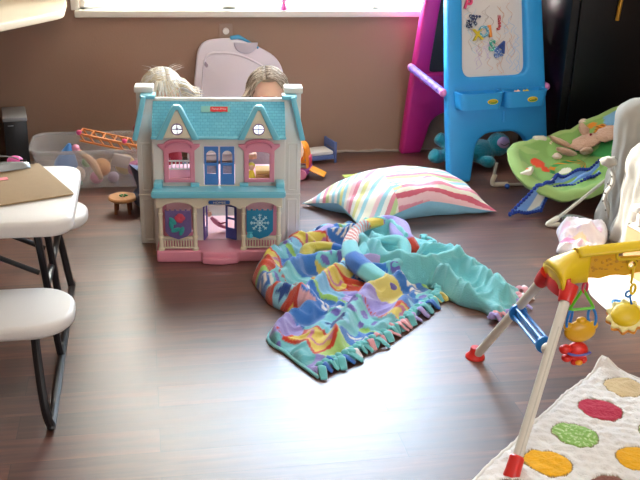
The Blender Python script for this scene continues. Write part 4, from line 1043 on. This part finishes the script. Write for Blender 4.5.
# knotted fringe
fr = {k: mat('fringe_'+k, c, .95, sheen=.4) for k, c in dict(teal='#69c0c4', blue='#2d6cc0', pink='#e0a0a8', lilac='#a79ad8', yel='#dcc766', red='#c84a3a', white='#e8e4e6').items()}
rnd = random.Random(11)
def tassel(p, ang, k, m1, m2):
    b_ = MB(); p = Vector(p); d = Vector((math.cos(ang), math.sin(ang), 0)); s_ = Vector((-d.y, d.x, 0))
    b_.ball(p+Vector((0, 0, .018)), (.014, .013, .012), rot=(0, 0, ang), n=10, bump=.3, bs=2, seed=k)
    for q, mi in ((-1, 0), (1, 1)):
        sp_ = s_*q*rnd.uniform(.3, .9); L_ = rnd.uniform(.028, .052); dd = (d+sp_).normalized(); w_ = rnd.uniform(.010, .015)
        pts = [p+Vector((0, 0, .018)), p+dd*L_*.4+Vector((0, 0, rnd.uniform(.018, .03))), p+dd*L_*.8+Vector((0, 0, .012)), p+dd*L_*1.1+Vector((0, 0, .004))]
        b_.tube(pts, [.006, w_, w_, w_*.8], n=8, smoothn=3, flat=.28, mi=mi, up=tuple(dd.cross(Vector((0, 0, 1)))))
    b_.tube([p-d*.015+Vector((0, 0, .012)), p+Vector((0, 0, .02))], [.009, .008], n=8, flat=.4, up=tuple(s_))
    return b_.build('tassel', [m1, m2], bkt, angle=180)
he = MB(); he.tube([at(x, y, .006) for x, y in ((306, 307), (283, 320), (268, 339), (285, 352), (300, 364), (318, 377))], .0055, n=8, smoothn=4, flat=1); he.build('hem', teal, bkt)
E1 = [(320, 372), (332, 366), (345, 360), (356, 354), (367, 348), (378, 342), (388, 335), (397, 329), (406, 323), (414, 316), (422, 310), (430, 304), (437, 298), (434, 288)]
cl2 = ['blue', 'blue', 'white', 'teal', 'pink', 'pink', 'pink', 'pink', 'lilac', 'lilac', 'blue', 'yel', 'yel', 'red']
E1b = []
for i in range(len(E1)-1):
    for t in (0, .5): E1b.append((lerp(E1[i][0], E1[i+1][0], t), lerp(E1[i][1], E1[i+1][1], t)-1, cl2[i]))
for k, (x, y, c) in enumerate(E1b): tassel(at(x, y, 0), R(-50+rnd.uniform(-65, 65)), k, fr['teal'], fr[c])
for k, (x, y, c) in enumerate([(517, 300, 'white'), (516, 307, 'lilac'), (512, 313, 'blue'), (506, 318, 'pink'), (498, 320, 'lilac'), (492, 321, 'pink'), (519, 294, 'white')]): tassel(at(x, y, 0), R(-20+rnd.uniform(-40, 40)), 40+k, fr['lilac' if k % 2 else 'pink'], fr[c])
for k, (x, y) in enumerate([(424, 243), (430, 248)]): tassel(at(x, y, .0), R(40), 60+k, fr['teal'], fr['teal'])
# ================================================================== BABY BOUNCER
def aty(x, y, Yp):
    """world point seen at photo pixel (x, y) on the upright plane Y = Yp"""
    v = (x-320)/FPX*r2+(y-240)/FPX*d2+Fv
    return Vector((0, 0, H))+v*(Yp/v.y)
bo_ = thing('baby_bouncer', 'green baby bouncer seat with cartoon animals on a white bent-tube frame', 'baby bouncer', (1.75, 3.55, 0))
def zc(a): return np.interp(a, [-1, -.75, -.4, 0, .5, 1], [.150, .125, .118, .150, .235, .350])
def seat(a, b, r):
    w = 1 if a < 0 else 1-.10*a
    return Vector((-.275+(a+1)*.33, .02+.172*b*w+.03*max(0, a), zc(a)+.078*b+.035*r**3-.0+.004*math.sin(a*19+b*5)*r+.004*noise.noise(Vector((a*5, b*5, 1)))))
def seat_f(u, v):
    t = 2*PI*u; c, s_ = math.cos(t), math.sin(t); e_ = .78
    a = v*abs(c)**e_*(1 if c > 0 else -1); b = v*abs(s_)**e_*(1 if s_ > 0 else -1)
    p = seat(a, b, v)
    if v > .93: p.z -= (v-.93)*.35
    return p
SC_ = {k: list(lin(c)) for k, c in dict(g='#84ae62', lg='#98b870', dg='#3f9650', bl='#7fb0d8', tig='#e08a2e', red='#d8482a', wh='#e8ead8', br='#5a3a20').items()}
def seat_c(u, v):
    t = 2*PI*u; c, s_ = math.cos(t), math.sin(t); e_ = .78
    a = v*abs(c)**e_*(1 if c > 0 else -1); b = v*abs(s_)**e_*(1 if s_ > 0 else -1)
    n = noise.noise(Vector((a*3, b*3, 4)))
    if v > .90: return SC_['lg']
    d = math.hypot((a-.66), (b-.42)*.8)
    if math.hypot(a-.33, (b-.62)*.7) < .085: return SC_['tig'] if int((a+b*.5)*60) % 3 else SC_['br']
    if math.hypot(a-.25, (b-.80)*.8) < .05 or math.hypot(a-.42, (b-.50)*.8) < .045: return SC_['tig']
    if math.hypot((a-.62), (b-.68)*.6) < .22: return SC_['bl']
    if math.hypot(a+.62, (b-.18)*.6) < .09 or math.hypot(a+.55, (b+.02)*.6) < .05 : return SC_['red']
    if a > .15-.5*(b) and b < .5+.2*n+.2*a: return SC_['dg'] if n < .25 else SC_['g']
    if math.hypot(a+.28, b+.1) < .08: return SC_['wh']
    if abs(math.hypot(a+.25, b+.05)-.22) < .045: return SC_['dg'] if int(t*8) % 3 else SC_['tig']
    if n > .28: return SC_['lg']
    return SC_['g']
so3 = link('seat', grid_mesh(140, 60, seat_f, seat_c, closed_u=True), M_['cotton'], bo_, angle=180); solidify(so3, .022, -1)
tubem = mat('pale_tube', '#b9b6a8', .4)
capm = mat('ivory_plastic', '#ded8c4', .45)
fr_ = MB(); fr_.tube([(-.255, .22, .115), (-.262, .23, .03), (-.25, .235, .0095), (-.1, .23, .0095), (.35, .22, .0095), (.42, .2, .03), (.40, .16, .20)], .0065, smoothn=4)
fr_.tube([(.12, -.19, .22), (-.05, -.24, .115), (-.185, -.275, .030), (-.215, -.28, .016), (-.19, -.28, .0095), (.0, -.26, .0095), (.35, -.22, .0095), (.42, -.18, .03), (.40, -.15, .18)], .0065, smoothn=4)
fr_.build('frame', tubem, bo_)
for pts in ([(-.175, -.272, .036), (-.205, -.28, .024), (-.218, -.28, .014), (-.20, -.28, .0105), (-.17, -.279, .0105)], [(-.257, .222, .06), (-.263, .231, .03), (-.256, .235, .012), (-.22, .235, .0105), (-.19, .235, .0105)]):
    MB().tube(pts, .0105, smoothn=4).build('rubber_foot', capm, bo_)
MB().ball((-.205, .20, .012), .012, n=12).build('side_knob', tm('#2a5cc0'), bo_)
def seat_w(a, b): return seat(a, b, .9)
p = seat_w(-.45, .86); m = MB(); m.box(p+Vector((0, 0, .018)), (.058, .034, .022), bev=.009); m.build('harness_slider', capm, bo_)
p = seat_w(.18, -.95); m = MB(); m.box(p+Vector((0, -.008, .018)), (.07, .045, .045), bev=.012); m.box(p+Vector((.03, -.028, .03)), (.02, .008, .012), bev=.003, mi=1); m.build('buckle', [mat('buckle_white', '#ece8dc', .4), mat('buckle_grey', '#8a8478', .4)], bo_)
p = seat_w(-.84, -.32); m = MB(); m.box(p+Vector((0, 0, .016)), (.045, .075, .02), rot=(0, R(-20), R(-30)), bev=.005); m.ball(p+Vector((0, 0, .027)), (.008, .008, .003), mi=1, n=10); m.build('toy_bar_socket', [capm, tm('#e07a30')], bo_)
BW = Vector((1.75, 3.55, 0))
# brown teddy-shaped comforter
cf = MB(); c0 = BW+seat(.08, .35, .5)+Vector((0, 0, .045))
for dx, dy, sx, sy, a in ((.0, .0, .07, .045, 0), (-.085, .055, .06, .03, 150), (.02, .075, .05, .026, 70), (.09, -.01, .06, .045, 5), (-.02, -.05, .06, .028, 240), (-.085, -.01, .06, .025, 190)):
    cf.ball(c0+Vector((dx, dy, dx*.45+dy*.35)), (sx, sy, .014), rot=(R(18), R(-22), R(a)), n=18, bump=.22, bs=3, seed=int(a))
for dx, dy in ((-.125, .075), (.03, .11), (.14, .0), (-.13, -.01)): cf.ball(c0+Vector((dx, dy, dx*.45+dy*.35+.004)), (.022, .018, .013), n=12, bump=.4, bs=4, mi=1, seed=int(dx*99))
cf.ball(c0+Vector((.02, .01, .028)), .006, n=8, mi=2)
tag(cf.build('teddy_comforter', [mat('tan_plush', '#c6a088', .95, bump=.6, bscale=120, sheen=.3), mat('pale_plush2', '#e2cfc0', .95, bump=.5, bscale=120), tm('#8c2238')], angle=180), 'flat tan teddy shaped comforter lying on the green baby bouncer', 'soft toy')
# blue bobble-edged bib
def bib(u, v):
    if u < .5:
        a = lerp(.10, -.50, u*2); b = lerp(-.42, -.50, u*2)
    else: a = lerp(-.50, -.90, u*2-1); b = lerp(-.50, -.92, u*2-1)
    wv = (v-.5)*(.3+.35*u)
    p = BW+seat(a+wv*(.2+.5*u), b+wv*(1.0-.6*u), .8)+Vector((0, 0, .010+.004*math.sin(u*20+v*9)))
    p.z += .022*math.exp(-((u-.68)/.14)**2)
    if u > .7: p += Vector((-.05, -.02, -.26))*(u-.7)
    return p
blc, wtc, nvc = list(lin('#6e9fe0')), list(lin('#e2e2da')), list(lin('#1f3f9c'))
bibt = thing('bib', 'blue bib with navy bobble edge and white patch hanging over the foot of the bouncer', 'bib', tuple(BW))
bmesh_ = grid_mesh(60, 30, bib, lambda u, v: wtc if (u > .62 and .42 < v < .88 and u < .95) else blc)
for vv in bmesh_.vertices: vv.co -= BW
o = link('cloth', bmesh_, M_['cloth'], bibt, angle=180); solidify(o, .004, 0)
ed = MB()
for k in range(34):
    for v_ in (0, 1): ed.ball(bib(k/33, v_)-BW+Vector((0, 0, .004)), .008, n=8)
for k in range(12): ed.ball(bib(1, k/11)-BW, .008, n=8); ed.ball(bib(.6+.0*k, k/11)-BW+Vector((0, 0, .006)), .008, n=8)
ed.build('bobble_trim', mat('navy_trim', '#1c3a94', .8), bibt)

# ================================================================== COVERED ARMCHAIR
ac = thing('covered_armchair', 'small armchair under a loose grey slipcover at the right edge', 'armchair', (2.05, 3.1, 0))
def cloth_box(a, b, r, seed, amp=.008, nseg=34, flare=.0, name='cover'):
    a, b = Vector(a), Vector(b); c = (a+b)/2; hfx = (b-a)/2
    bmx = bmesh.new(); bmesh.ops.create_cube(bmx, size=2); bmesh.ops.subdivide_edges(bmx, edges=bmx.edges[:], cuts=nseg, use_grid_fill=True)
    for v in bmx.verts:
        p = Vector((v.co.x*hfx.x, v.co.y*hfx.y, v.co.z*hfx.z))
        q = Vector([max(-hfx[i]+r, min(hfx[i]-r, p[i])) for i in range(3)])
        if v.co.z < 0: q.z = min(p.z, hfx.z-r)
        d = p-q
        if d.length > 1e-6: p = q+d.normalized()*min(d.length, r)
        nrm = Vector((v.co.x, v.co.y, 0)); nrm = nrm.normalized() if nrm.length else Vector((0, 0, 0))
        t = (p.z+hfx.z)/(2*hfx.z); ang = math.atan2(v.co.y, v.co.x)
        f = (1-t)*.9+.55
        nz_ = noise.noise(Vector((p.x*13+seed, p.y*13, p.z*2.2)))*1.6+.8*noise.noise(Vector((p.x*30+seed, p.y*30, p.z*9)))+.5*abs(noise.noise(Vector((p.x*6, p.y*6+seed, p.z*12))))
        p += nrm*(nz_*amp*f+flare*(1-t)**2)
        if t > .9: p.z += amp*.6*noise.noise(Vector((p.x*18, p.y*18, seed)))
        v.co = c+p
        if t < .01: v.co.z = max(a.z, v.co.z)
    M0 = MB(); M0._take(bmx, None, 0); return M0
gcl = M_['grey_cloth']
cloth_box((-.285, .08, .0), (.30, .22, .515), .075, 1, .016, flare=.015).build('back_cover', gcl, ac, angle=180)
cloth_box((-.315, -.25, .0), (.30, .08, .395), .10, 5, .018, flare=.02).build('seat_cover', gcl, ac, angle=180)
for k, (x, y, z0, x1, y1) in enumerate(((-.335, .07, .27, -.35, .06), (-.31, .12, .26, -.33, .15))):
    t_ = MB(); pts = [(x+.01*math.sin(q*1.3+k), y+.008*math.cos(q*1.7), z0-q*.033) for q in range(7)]
    t_.tube(pts, [.010, .016, .015, .016, .014, .016, .012], n=8, smoothn=3, flat=.35, up=(0, 1, 0)); 
    t2 = t_.build('tie_strip', gcl, ac, angle=180)
    bt_ = MB()
    for q in range(1, 6): bt_.ball(Vector(pts[q])+Vector((-.008, -.004, 0)), .0035, n=8)
    bt_.build('button', mat('button_dark', '#57534c', .5), t2)
MB().ball((-.335, .10, .285), (.03, .03, .02), n=14, bump=.4, bs=3).build('bow_knot', gcl, ac, angle=180)
lo = MB()
for q in range(7): lo.tube([(-.20+.012*q, .078-.0, .475-.006*q), (-.197+.012*q, .072, .462-.006*q)], .0022, n=5)
lo.build('lacing', mat('lacing_dark', '#6e6a60', .7), ac)

# ================================================================== SMALL THINGS AT THE RIGHT
bxm = thing('toy_crate', 'pale wooden toy crate with a white rail in front of the covered chair', 'toy box', (1.74, 2.69, 0), 12)
pw_ = mat('pale_wood', '#c4946a', .5, vary=.12, vscale=12)
m = MB(); m.bx((-.10, -.15, 0), (-.09, .15, .175), bev=.002); m.bx((.09, -.15, 0), (.10, .15, .175), bev=.002); m.bx((-.09, -.15, 0), (.09, -.14, .175), bev=.002); m.bx((-.09, .14, 0), (.09, .15, .175), bev=.002); m.bx((-.09, -.14, .0), (.09, .14, .01), bev=.001)
m.build('crate_body', pw_, bxm)
m = MB(); m.bx((-.103, -.153, .175), (-.086, .153, .183), bev=.002); m.bx((-.103, -.153, .175), (.103, -.136, .183), bev=.002); m.bx((-.103, .136, .175), (.103, .153, .183), bev=.002); m.build('rim', M_['white'], bxm)
m = MB(); m.bx((-.085, .11, .183), (-.06, .13, .25), bev=.002); m.bx((.06, .11, .183), (.085, .13, .25), bev=.002); m.bx((-.11, .10, .235), (.11, .14, .258), bev=.005); m.build('rail', M_['white'], bxm)
m = MB(); m.bx((-.06, .116, .186), (.06, .124, .235), bev=.001); m.build('blue_panel', tm('#5aa8d8'), bxm)
# white and pink fleece bundle
def fcol(x, y):
    n = noise.noise(Vector((x*16, y*16, 2)))
    if math.hypot(x-1.515, y-3.035) < .035: return list(lin('#ee7fa8'))
    if math.hypot(x-1.56, y-3.05) < .03: return list(lin('#f2e2b8'))
    return list(lin('#f0cfe0')) if n > .2 else (list(lin('#dcd6ee')) if n < -.3 else list(lin('#efe9ee')))
fb = height_sheet('fleece_bundle', px2([(556, 232), (562, 228), (580, 227), (605, 230), (607, 240), (600, 252), (575, 258), (556, 254), (560, 244)], 0), [(px2([(565, 238), (585, 243)]), .05, .035), (px2([(585, 234), (604, 238)]), .03, .03)], fcol, base=.03, edge=.03, seed=21, nz=.02)
tag(fb, 'white and pink fleece bundle on the floor below the bouncer foot', 'cloth')
cn = thing('clear_container', 'small clear round container with green and orange bits on the floor by the covered chair', 'container', (1.64, 3.27, 0))
o = MB().lathe([(.0, .0), (.04, .0), (.048, .03), (.05, .03), (.05, .033), (.046, .033), (.038, .003), (0, .003)], n=24).build('bowl', see_through('clear_plastic', '#c8d0c8', .6, .1), cn)
for x, y, c in ((-.01, -.01, '#4fb04a'), (.015, .005, '#e07a3a'), (-.005, .018, '#4fb04a')): MB().ball((x, y, .016), .011, n=10).build('bit', tm(c), cn)
ws = height_sheet('white_sheet', px2([(583, 276), (645, 268), (665, 300), (645, 330), (612, 316), (590, 296)], 0), [], None, base=.004, edge=.01, fold=0, matl=mat('white_paper', '#f2f0ec', .7), seed=31, nz=.003, thick=.001)
tag(ws, 'white sheet lying on the sunlit floor behind the yellow activity arch', 'paper')
o = MB().tube([(.014*math.cos(t), .014*math.sin(t), .006) for t in np.linspace(0, 1.5*PI, 12)], .004, n=8).build('blue_ring', tm('#4aa0e8')); o.location = at(617, 304, .012); tag(o, 'tiny blue ring toy on the white sheet', 'toy')

# ================================================================== ACTIVITY GYM
gy = thing('activity_gym', 'baby activity gym with yellow arch on white legs with red feet', 'activity gym', (0, 0, 0))
yel, yld = M_['yellow'], M_['yellow_deep']
lw = mat('leg_white', '#d9d5c8', .4)
GX0, GY, GX1 = 1.0, 2.02, 1.80
def leg(foot, top, nm):
    foot = Vector(foot); top = Vector(top); d = (top-foot).normalized()
    l = MB().tube([foot+d*.02, top-d*.03], .0125, n=16).build('leg', lw, gy)
    g = MB(); rx = d.to_track_quat('Z', 'Y').to_matrix().to_4x4()
    b_ = MB(); b_.lathe([(0, 0), (.019, 0), (.020, .004), (.018, .02), (.0175, .050), (.0145, .054), (0, .054)] if nm == 'B' else [(0, 0), (.028, 0), (.028, .005), (.017, .016), (.0145, .030), (.0135, .032), (0, .032)], n=24)
    b_.bm.transform(Matrix.Translation(foot+Vector((0, 0, .001))) @ Matrix.Rotation(0, 4, 'X') @ rx) if nm == 'B' else b_.bm.transform(Matrix.Translation(foot))
    ft = b_.build('foot', M_['red'], gy)
    if nm == 'B': ft.location.z += .004
    s = MB(); s.lathe([(0, -.035), (.0165, -.035), (.0175, -.032), (.021, -.01), (.022, .01), (0, .012)], n=18); s.bm.transform(Matrix.Translation(top) @ rx); s.build('leg_socket', M_['red'], gy)
A_, B_ = Vector((.898, 2.289, 0)), Vector((.786, 1.712, 0))
TA, TB = Vector((.985, 2.075, .345)), Vector((1.0, 1.975, .35))
leg(A_, TA, 'A'); leg(B_, TB, 'B')
leg((1.96, 2.25, 0), (1.83, 2.06, .345), 'A'); leg((2.02, 1.70, 0), (1.82, 1.96, .345), 'A')
ribm = mat('rib', '#c5c0b2', .5)
dB = (TB-B_); MB().tube([B_+dB*.12+Vector((-.003, -.011, .002)), B_+dB*.80+Vector((-.003, -.011, .002))], .003, n=6).build('leg_rib', ribm, gy)
# scalloped red yoke joining the two sockets
yk = MB(); yk.lathe([(0, 0), (.034, 0), (.034, .03), (.030, .05), (0, .055)], (.994, 2.025, .328), n=18, sc=(.62, 1.9, 1)); yk.build('yoke', M_['red'], gy)
# yellow end cap (rounded hood) and arched panel
cap = MB()
def hood(u, v):
    # v: along x 0..1, u around an arch section (open below)
    a = PI*(u)*1.0; wY = lerp(.062, .022, v**.7); top = lerp(.388, .440, v**.6); hgt = lerp(.040, .086, v)
    x = lerp(.968, 1.060, v)+.004*math.sin(a)+.012*(1-math.sin(a))*(1-v)
    return Vector((x, 2.025-wY*math.cos(a)*(1 if abs(math.cos(a)) < .99 else 1), top-hgt*(1-math.sin(a)**.55)))
o = link('end_cap', grid_mesh(28, 14, hood), yel, gy, angle=180); solidify(o, .006, 0)
def hood2(u, v):
    p = hood(u, v); return Vector((2.80-p.x, p.y, p.z))
o = link('end_cap', grid_mesh(28, 14, hood2), yel, gy, angle=180); solidify(o, .006, 0)
o = link('cap_front', grid_mesh(28, 6, lambda u, v: lerp(Vector((.975+.004*v, 2.025, .352)), hood(u, 0.), v)), yel, gy, angle=180); solidify(o, .003, 0)
n = 40; topz = lambda x: .433+.016*math.sin(PI*(x-1.03)/.74); outp = []
botz = lambda x: topz(x)-.082+.006*abs(math.sin((x-1.03)*PI/.0685))
out = [(1.03+.74*k/n, topz(1.03+.74*k/n)) for k in range(n+1)]+[(1.77-.74*k/(n*2), botz(1.77-.74*k/(n*2))) for k in range(n*2+1)]
hl = [circ(1.043+.137*k, .386+.008*math.sin(PI*k/5), .0105, 16) for k in range(6)]+[rrect(1.138, .410, 1.262, .432, .0105, 5), rrect(1.53, .410, 1.65, .432, .0105, 5)]
MB().plate(out[::-1], hl, .016, .003, M=Ty(2.02)).build('arch_panel', yld, gy)
fl = link('top_flange', grid_mesh(60, 8, lambda u, v: Vector((1.03+.74*u, 2.02-.022+.044*v, topz(1.03+.74*u)+.004-.014*(2*v-1)**2))), yel, gy, angle=180); solidify(fl, .005, 0)
for k in range(6): MB().tube([(1.043+.137*k+.0115*math.cos(t), 2.011, .386+.008*math.sin(PI*k/5)+.0115*math.sin(t)) for t in np.linspace(0, 2*PI, 17)[:-1]], .0022, n=6, closed=True).build('hole_rim', yel, gy)
rg = MB(); rg.plate(rrect(1.132, .404, 1.268, .438, .014, 6), [rrect(1.138, .410, 1.262, .432, .0105, 5)], .004, .001, M=Ty(2.010)); rg.build('slot_rim', yel, gy)
# moulded brown pattern on the panel
pt_ = MB(); rnd = random.Random(5)
for k in range(26): 
    x = rnd.uniform(1.07, 1.125) if k % 2 else rnd.uniform(1.10, 1.16); z = rnd.uniform(.377, .41)
    pt_.ball((x, 2.0115, z), (rnd.uniform(.003, .006), .0008, rnd.uniform(.002, .004)), n=8)
pt_.build('leaf_pattern', mat('ochre', '#c28c10', .4), gy)
MB().add(text_mesh('chicco', .013, .0004), Matrix.Translation((1.178, 2.0113, .400)) @ Matrix.Rotation(PI/2, 4, 'X')).build('maker_mark', mat('mark_dark', '#5a4612', .5), gy, smooth=False)
# blue roller between the legs
ra, rb = aty(524, 312, 2.15), aty(542, 347, 2.05)
ra = A_.lerp(TA, .60)+Vector((0, -.012, 0)); rb = B_.lerp(TB, .66)+Vector((0, .012, 0)); rb = Vector((rb.x, rb.y, rb.z))
ro_ = MB(); d = (rb-ra).normalized(); q = d.to_track_quat('Z', 'Y').to_matrix().to_4x4(); L_ = (rb-ra).length
ro_.lathe([(0, 0), (.024, 0), (.025, .005), (.024, .010), (.009, .011), (.009, L_*.86), (.021, L_*.86+.001), (.022, L_*.86+.006), (.021, L_*.86+.011), (0, L_*.86+.012)], n=24)
for k in range(4): ro_.tube([(.015*math.cos(k*PI/2+.5), .015*math.sin(k*PI/2+.5), .008), (.015*math.cos(k*PI/2+.5), .015*math.sin(k*PI/2+.5), L_*.87)], .0042, n=8)
ro_.bm.transform(Matrix.Translation(ra) @ q); ro_.build('roller', M_['blue'], gy)
MB().ball(rb, .016, n=16).build('roller_joint', lw, gy)

def link_ring(name, c, rx, rz, r, m, parent=None, rzrot=0, tilt=0):
    """oval ring standing in XZ"""
    Mx = Matrix.Translation(c) @ Matrix.Rotation(R(rzrot), 4, 'Z') @ Matrix.Rotation(R(tilt), 4, 'Y')
    o = MB().tube([(rx*math.cos(t), 0, rz*math.sin(t)) for t in np.linspace(0, 2*PI, 25)[:-1]], r, n=8, closed=True); o.bm.transform(Mx); return o.build(name, m, parent)
# first hanging toy
h1 = thing('hanging_bear_toy', 'yellow and red bear toy hanging from blue rings and a green triangle on the gym', 'hanging toy', (0, 0, 0))
Yh = 2.005
link_ring('red_link', aty(584, 275, Yh)+Vector((0, .008, 0)), .008, .020, .0032, M_['pinkred'], h1, 70)
link_ring('red_link', aty(585, 287, Yh), .008, .014, .0034, M_['pinkred'], h1, 20)
tri = [aty(583, 289, Yh), aty(594, 308, Yh), aty(569, 310, Yh)]
tp_ = []
for i in range(3):
    a, b, c = tri[i-1], tri[i], tri[(i+1) % 3]
    tp_ += [b.lerp(a, .16), b.lerp(a, .05).lerp(b.lerp(c, .05), .5), b.lerp(c, .16)]
MB().tube(tp_, .0038, n=8, closed=True, smoothn=3).build('green_triangle', M_['green'], h1)
link_ring('blue_ring', aty(569.5, 318, Yh), .010, .024, .0036, M_['blue'], h1, 35, 12); link_ring('blue_ring', aty(592, 317, Yh), .010, .024, .0036, M_['blue'], h1, -40, -10)
c1 = aty(580, 331, Yh)
yb = MB(); yb.ball(c1, (.042, .017, .030), n=26, bump=.04, bs=2); yb.ball(c1+Vector((-.033, 0, .014)), (.013, .009, .012), n=12); yb.ball(c1+Vector((.034, 0, .014)), (.013, .009, .012), n=12); yb.ball(c1+Vector((0, 0, .028)), (.014, .01, .012), n=14)
yb.build('bear_top', yld, h1)
c2 = aty(574, 352, Yh); rb_ = MB(); rb_.ball(c2+Vector((.008, 0, .002)), (.029, .018, .027), n=22); rb_.ball(c2+Vector((-.027, -.004, .012)), (.017, .013, .013), n=14); rb_.ball(c2+Vector((-.020, -.004, -.014)), (.014, .012, .010), n=14); rb_.ball(c2+Vector((.024, -.004, -.020)), (.012, .012, .012), n=14); rb_.ball(c2+Vector((.004, -.004, -.026)), (.012, .01, .010), n=12)
rb_.build('bear_body', mat('bear_red', '#d8281e', .35), h1)
MB().tube([c2+Vector((.030*math.cos(t)+.006, -.016-.002*math.cos(t), .008+.018*math.sin(t)*.5)) for t in np.linspace(PI, 2*PI, 9)], .0035, n=8).build('scarf', tm('#5a5aa8'), h1)
MB().ball(c2+Vector((.010, -.014, -.024)), (.010, .008, .007), n=12).build('orange_nose', tm('#f0a020'), h1)
# second hanging toy
h2 = thing('hanging_sun_toy', 'yellow sun shaped toy hanging from yellow and blue links at right of the gym', 'hanging toy', (0, 0, 0))
link_ring('yellow_link', aty(634, 276, Yh)+Vector((0, .008, 0)), .008, .022, .0034, yel, h1 and h2, 60); link_ring('yellow_link', aty(633, 289, Yh), .007, .013, .0034, yel, h2, 10)
link_ring('blue_link', aty(628.5, 294, Yh), .0075, .008, .0030, M_['blue'], h2, 0); MB().tube([aty(630, 297, Yh), aty(631.5, 304, Yh)], .003, n=8).build('blue_stem', M_['blue'], h2)
c3 = aty(626, 316, Yh)
def sunf(rad, z, k=0): rad *= 1.2; return [(rad*(1+.09*math.cos(11*t))*math.cos(t), rad*(1+.09*math.cos(11*t))*math.sin(t)) for t in np.linspace(0, 2*PI, 67)[:-1]]
TM = Matrix.Translation(c3) @ Matrix.Rotation(R(-24), 4, 'Y') @ Matrix.Rotation(R(24), 4, 'X')
o = MB(); o.add(plate_mesh(sunf(.040, 0), [], .010, .004), TM @ T((0, 0, -.008))); o.build('lower_rim', tm('#e0922a'), h2)
o = MB(); o.add(plate_mesh(sunf(.039, 0), [], .009, .004), TM @ T((0, 0, .002))); o.build('upper_rim', tm('#f0e49a'), h2)
o = MB(); o.ball((0, 0, .006), (.037, .037, .013), n=24); o.bm.transform(TM); o.build('sun_face', yel, h2)

# ================================================================== PLAY MAT
mt_ = thing('play_mat', 'white quilted play mat with large coloured dots under the activity gym', 'play mat', (0, 0, 0))
P0m = Vector((1.232, 2.180)); e1 = Vector((-.745, -.667)); e2 = Vector((.665, -.747)); MS = .92
dotc = [['beige', 'red', 'green', 'yellow', 'brown', 'red'], ['brown', 'green', 'yellow', 'brown', 'beige', 'green'], ['yellow', 'beige', 'red', 'green', 'red', 'yellow'], ['green', 'red', 'brown', 'yellow', 'green', 'beige'], ['red', 'yellow', 'green', 'beige', 'yellow', 'brown'], ['beige', 'brown', 'yellow', 'red', 'brown', 'green']]
dcol = {k: lin(v) for k, v in dict(beige='#d6bf92', red='#b8304a', green='#8dba5e', yellow='#eeb01c', brown='#8c5a4e').items()}
def dotinfo(s, t):
    i = round((s-.083)/.153); j = round((t-.10)/.152)
    if 0 <= i < 6 and 0 <= j < 6: return i, j, math.hypot(s-.083-.153*i, t-.10-.152*j)
    return 0, 0, 9
def mat_c(u, v):
    s, t = u*MS, v*MS; i, j, d = dotinfo(s, t)
    if d < .050:
        c = dcol[dotc[j][i]]; k = 1
        if dotc[j][i] == 'green' and noise.noise(Vector((s*150, t*150, 1))) > .22: return list(lin('#c9dfa4'))
        if dotc[j][i] == 'yellow': k = 1+.10*noise.noise(Vector((s*70, t*70, 1)))
        return [c[0]*k, c[1]*k, c[2]*k, 1]
    if d < .0525: return list(lin('#8a7a5c'))
    return list(lin('#e9e7e2'))
def mat_f(u, v):
    s, t = u*MS, v*MS; i, j, d = dotinfo(s, t)
    e_ = min(s, t, MS-s, MS-t); puff = min(1, e_/.02)**.5
    w1 = .10*noise.noise(Vector((s*3, t*3, 9)))
    z = .004+.011*puff+.0035*noise.noise(Vector((s*26, t*26, 3)))+.0022*noise.noise(Vector((s*60, t*60, 5)))
    z += .003*math.sin((s+w1*.3)*2*PI/.038)*math.sin((t+w1*.3)*2*PI/.06)*(0 if d < .05 else 1)
    if d < .054: z += -.0035*math.exp(-((d-.052)/.003)**2)+.002*(1-d/.054)
    z += .030*math.exp(-(s*s+t*t)/.0018)
    p = P0m+e1*s+e2*t; ss = .006*noise.noise(Vector((s*7, t*7, 0)))
    if s < .06: p -= e1*ss
    if t < .06: p += e2*ss-e2*.012*math.sin(PI*s/.9)
    return (p.x, p.y, max(.003, z))
qm = attr_mat('quilt_cotton', .9, .1, .5, 160)
o = link('quilted_top', grid_mesh(310, 310, mat_f, mat_c), qm, mt_, angle=180)
bnd = MB(); pb_ = [Vector(mat_f(k/60, 0)) for k in range(61)]+[Vector(mat_f(1, k/60)) for k in range(1, 61)]+[Vector(mat_f(1-k/60, 1)) for k in range(1, 61)]+[Vector(mat_f(0, 1-k/60)) for k in range(1, 60)]
bnd.tube([p+Vector((0, 0, .002)) for p in pb_], .005, n=8, closed=True); bnd.build('binding', mat('mat_binding', '#e6e3dc', .9), mt_, angle=180)

# ------------------------------------------------------------------ view
SC.view_settings.view_transform = 'Standard'; SC.view_settings.look = 'None'; SC.view_settings.gamma = 1; SC.view_settings.use_curve_mapping = False
SC.view_settings.exposure = 0.14
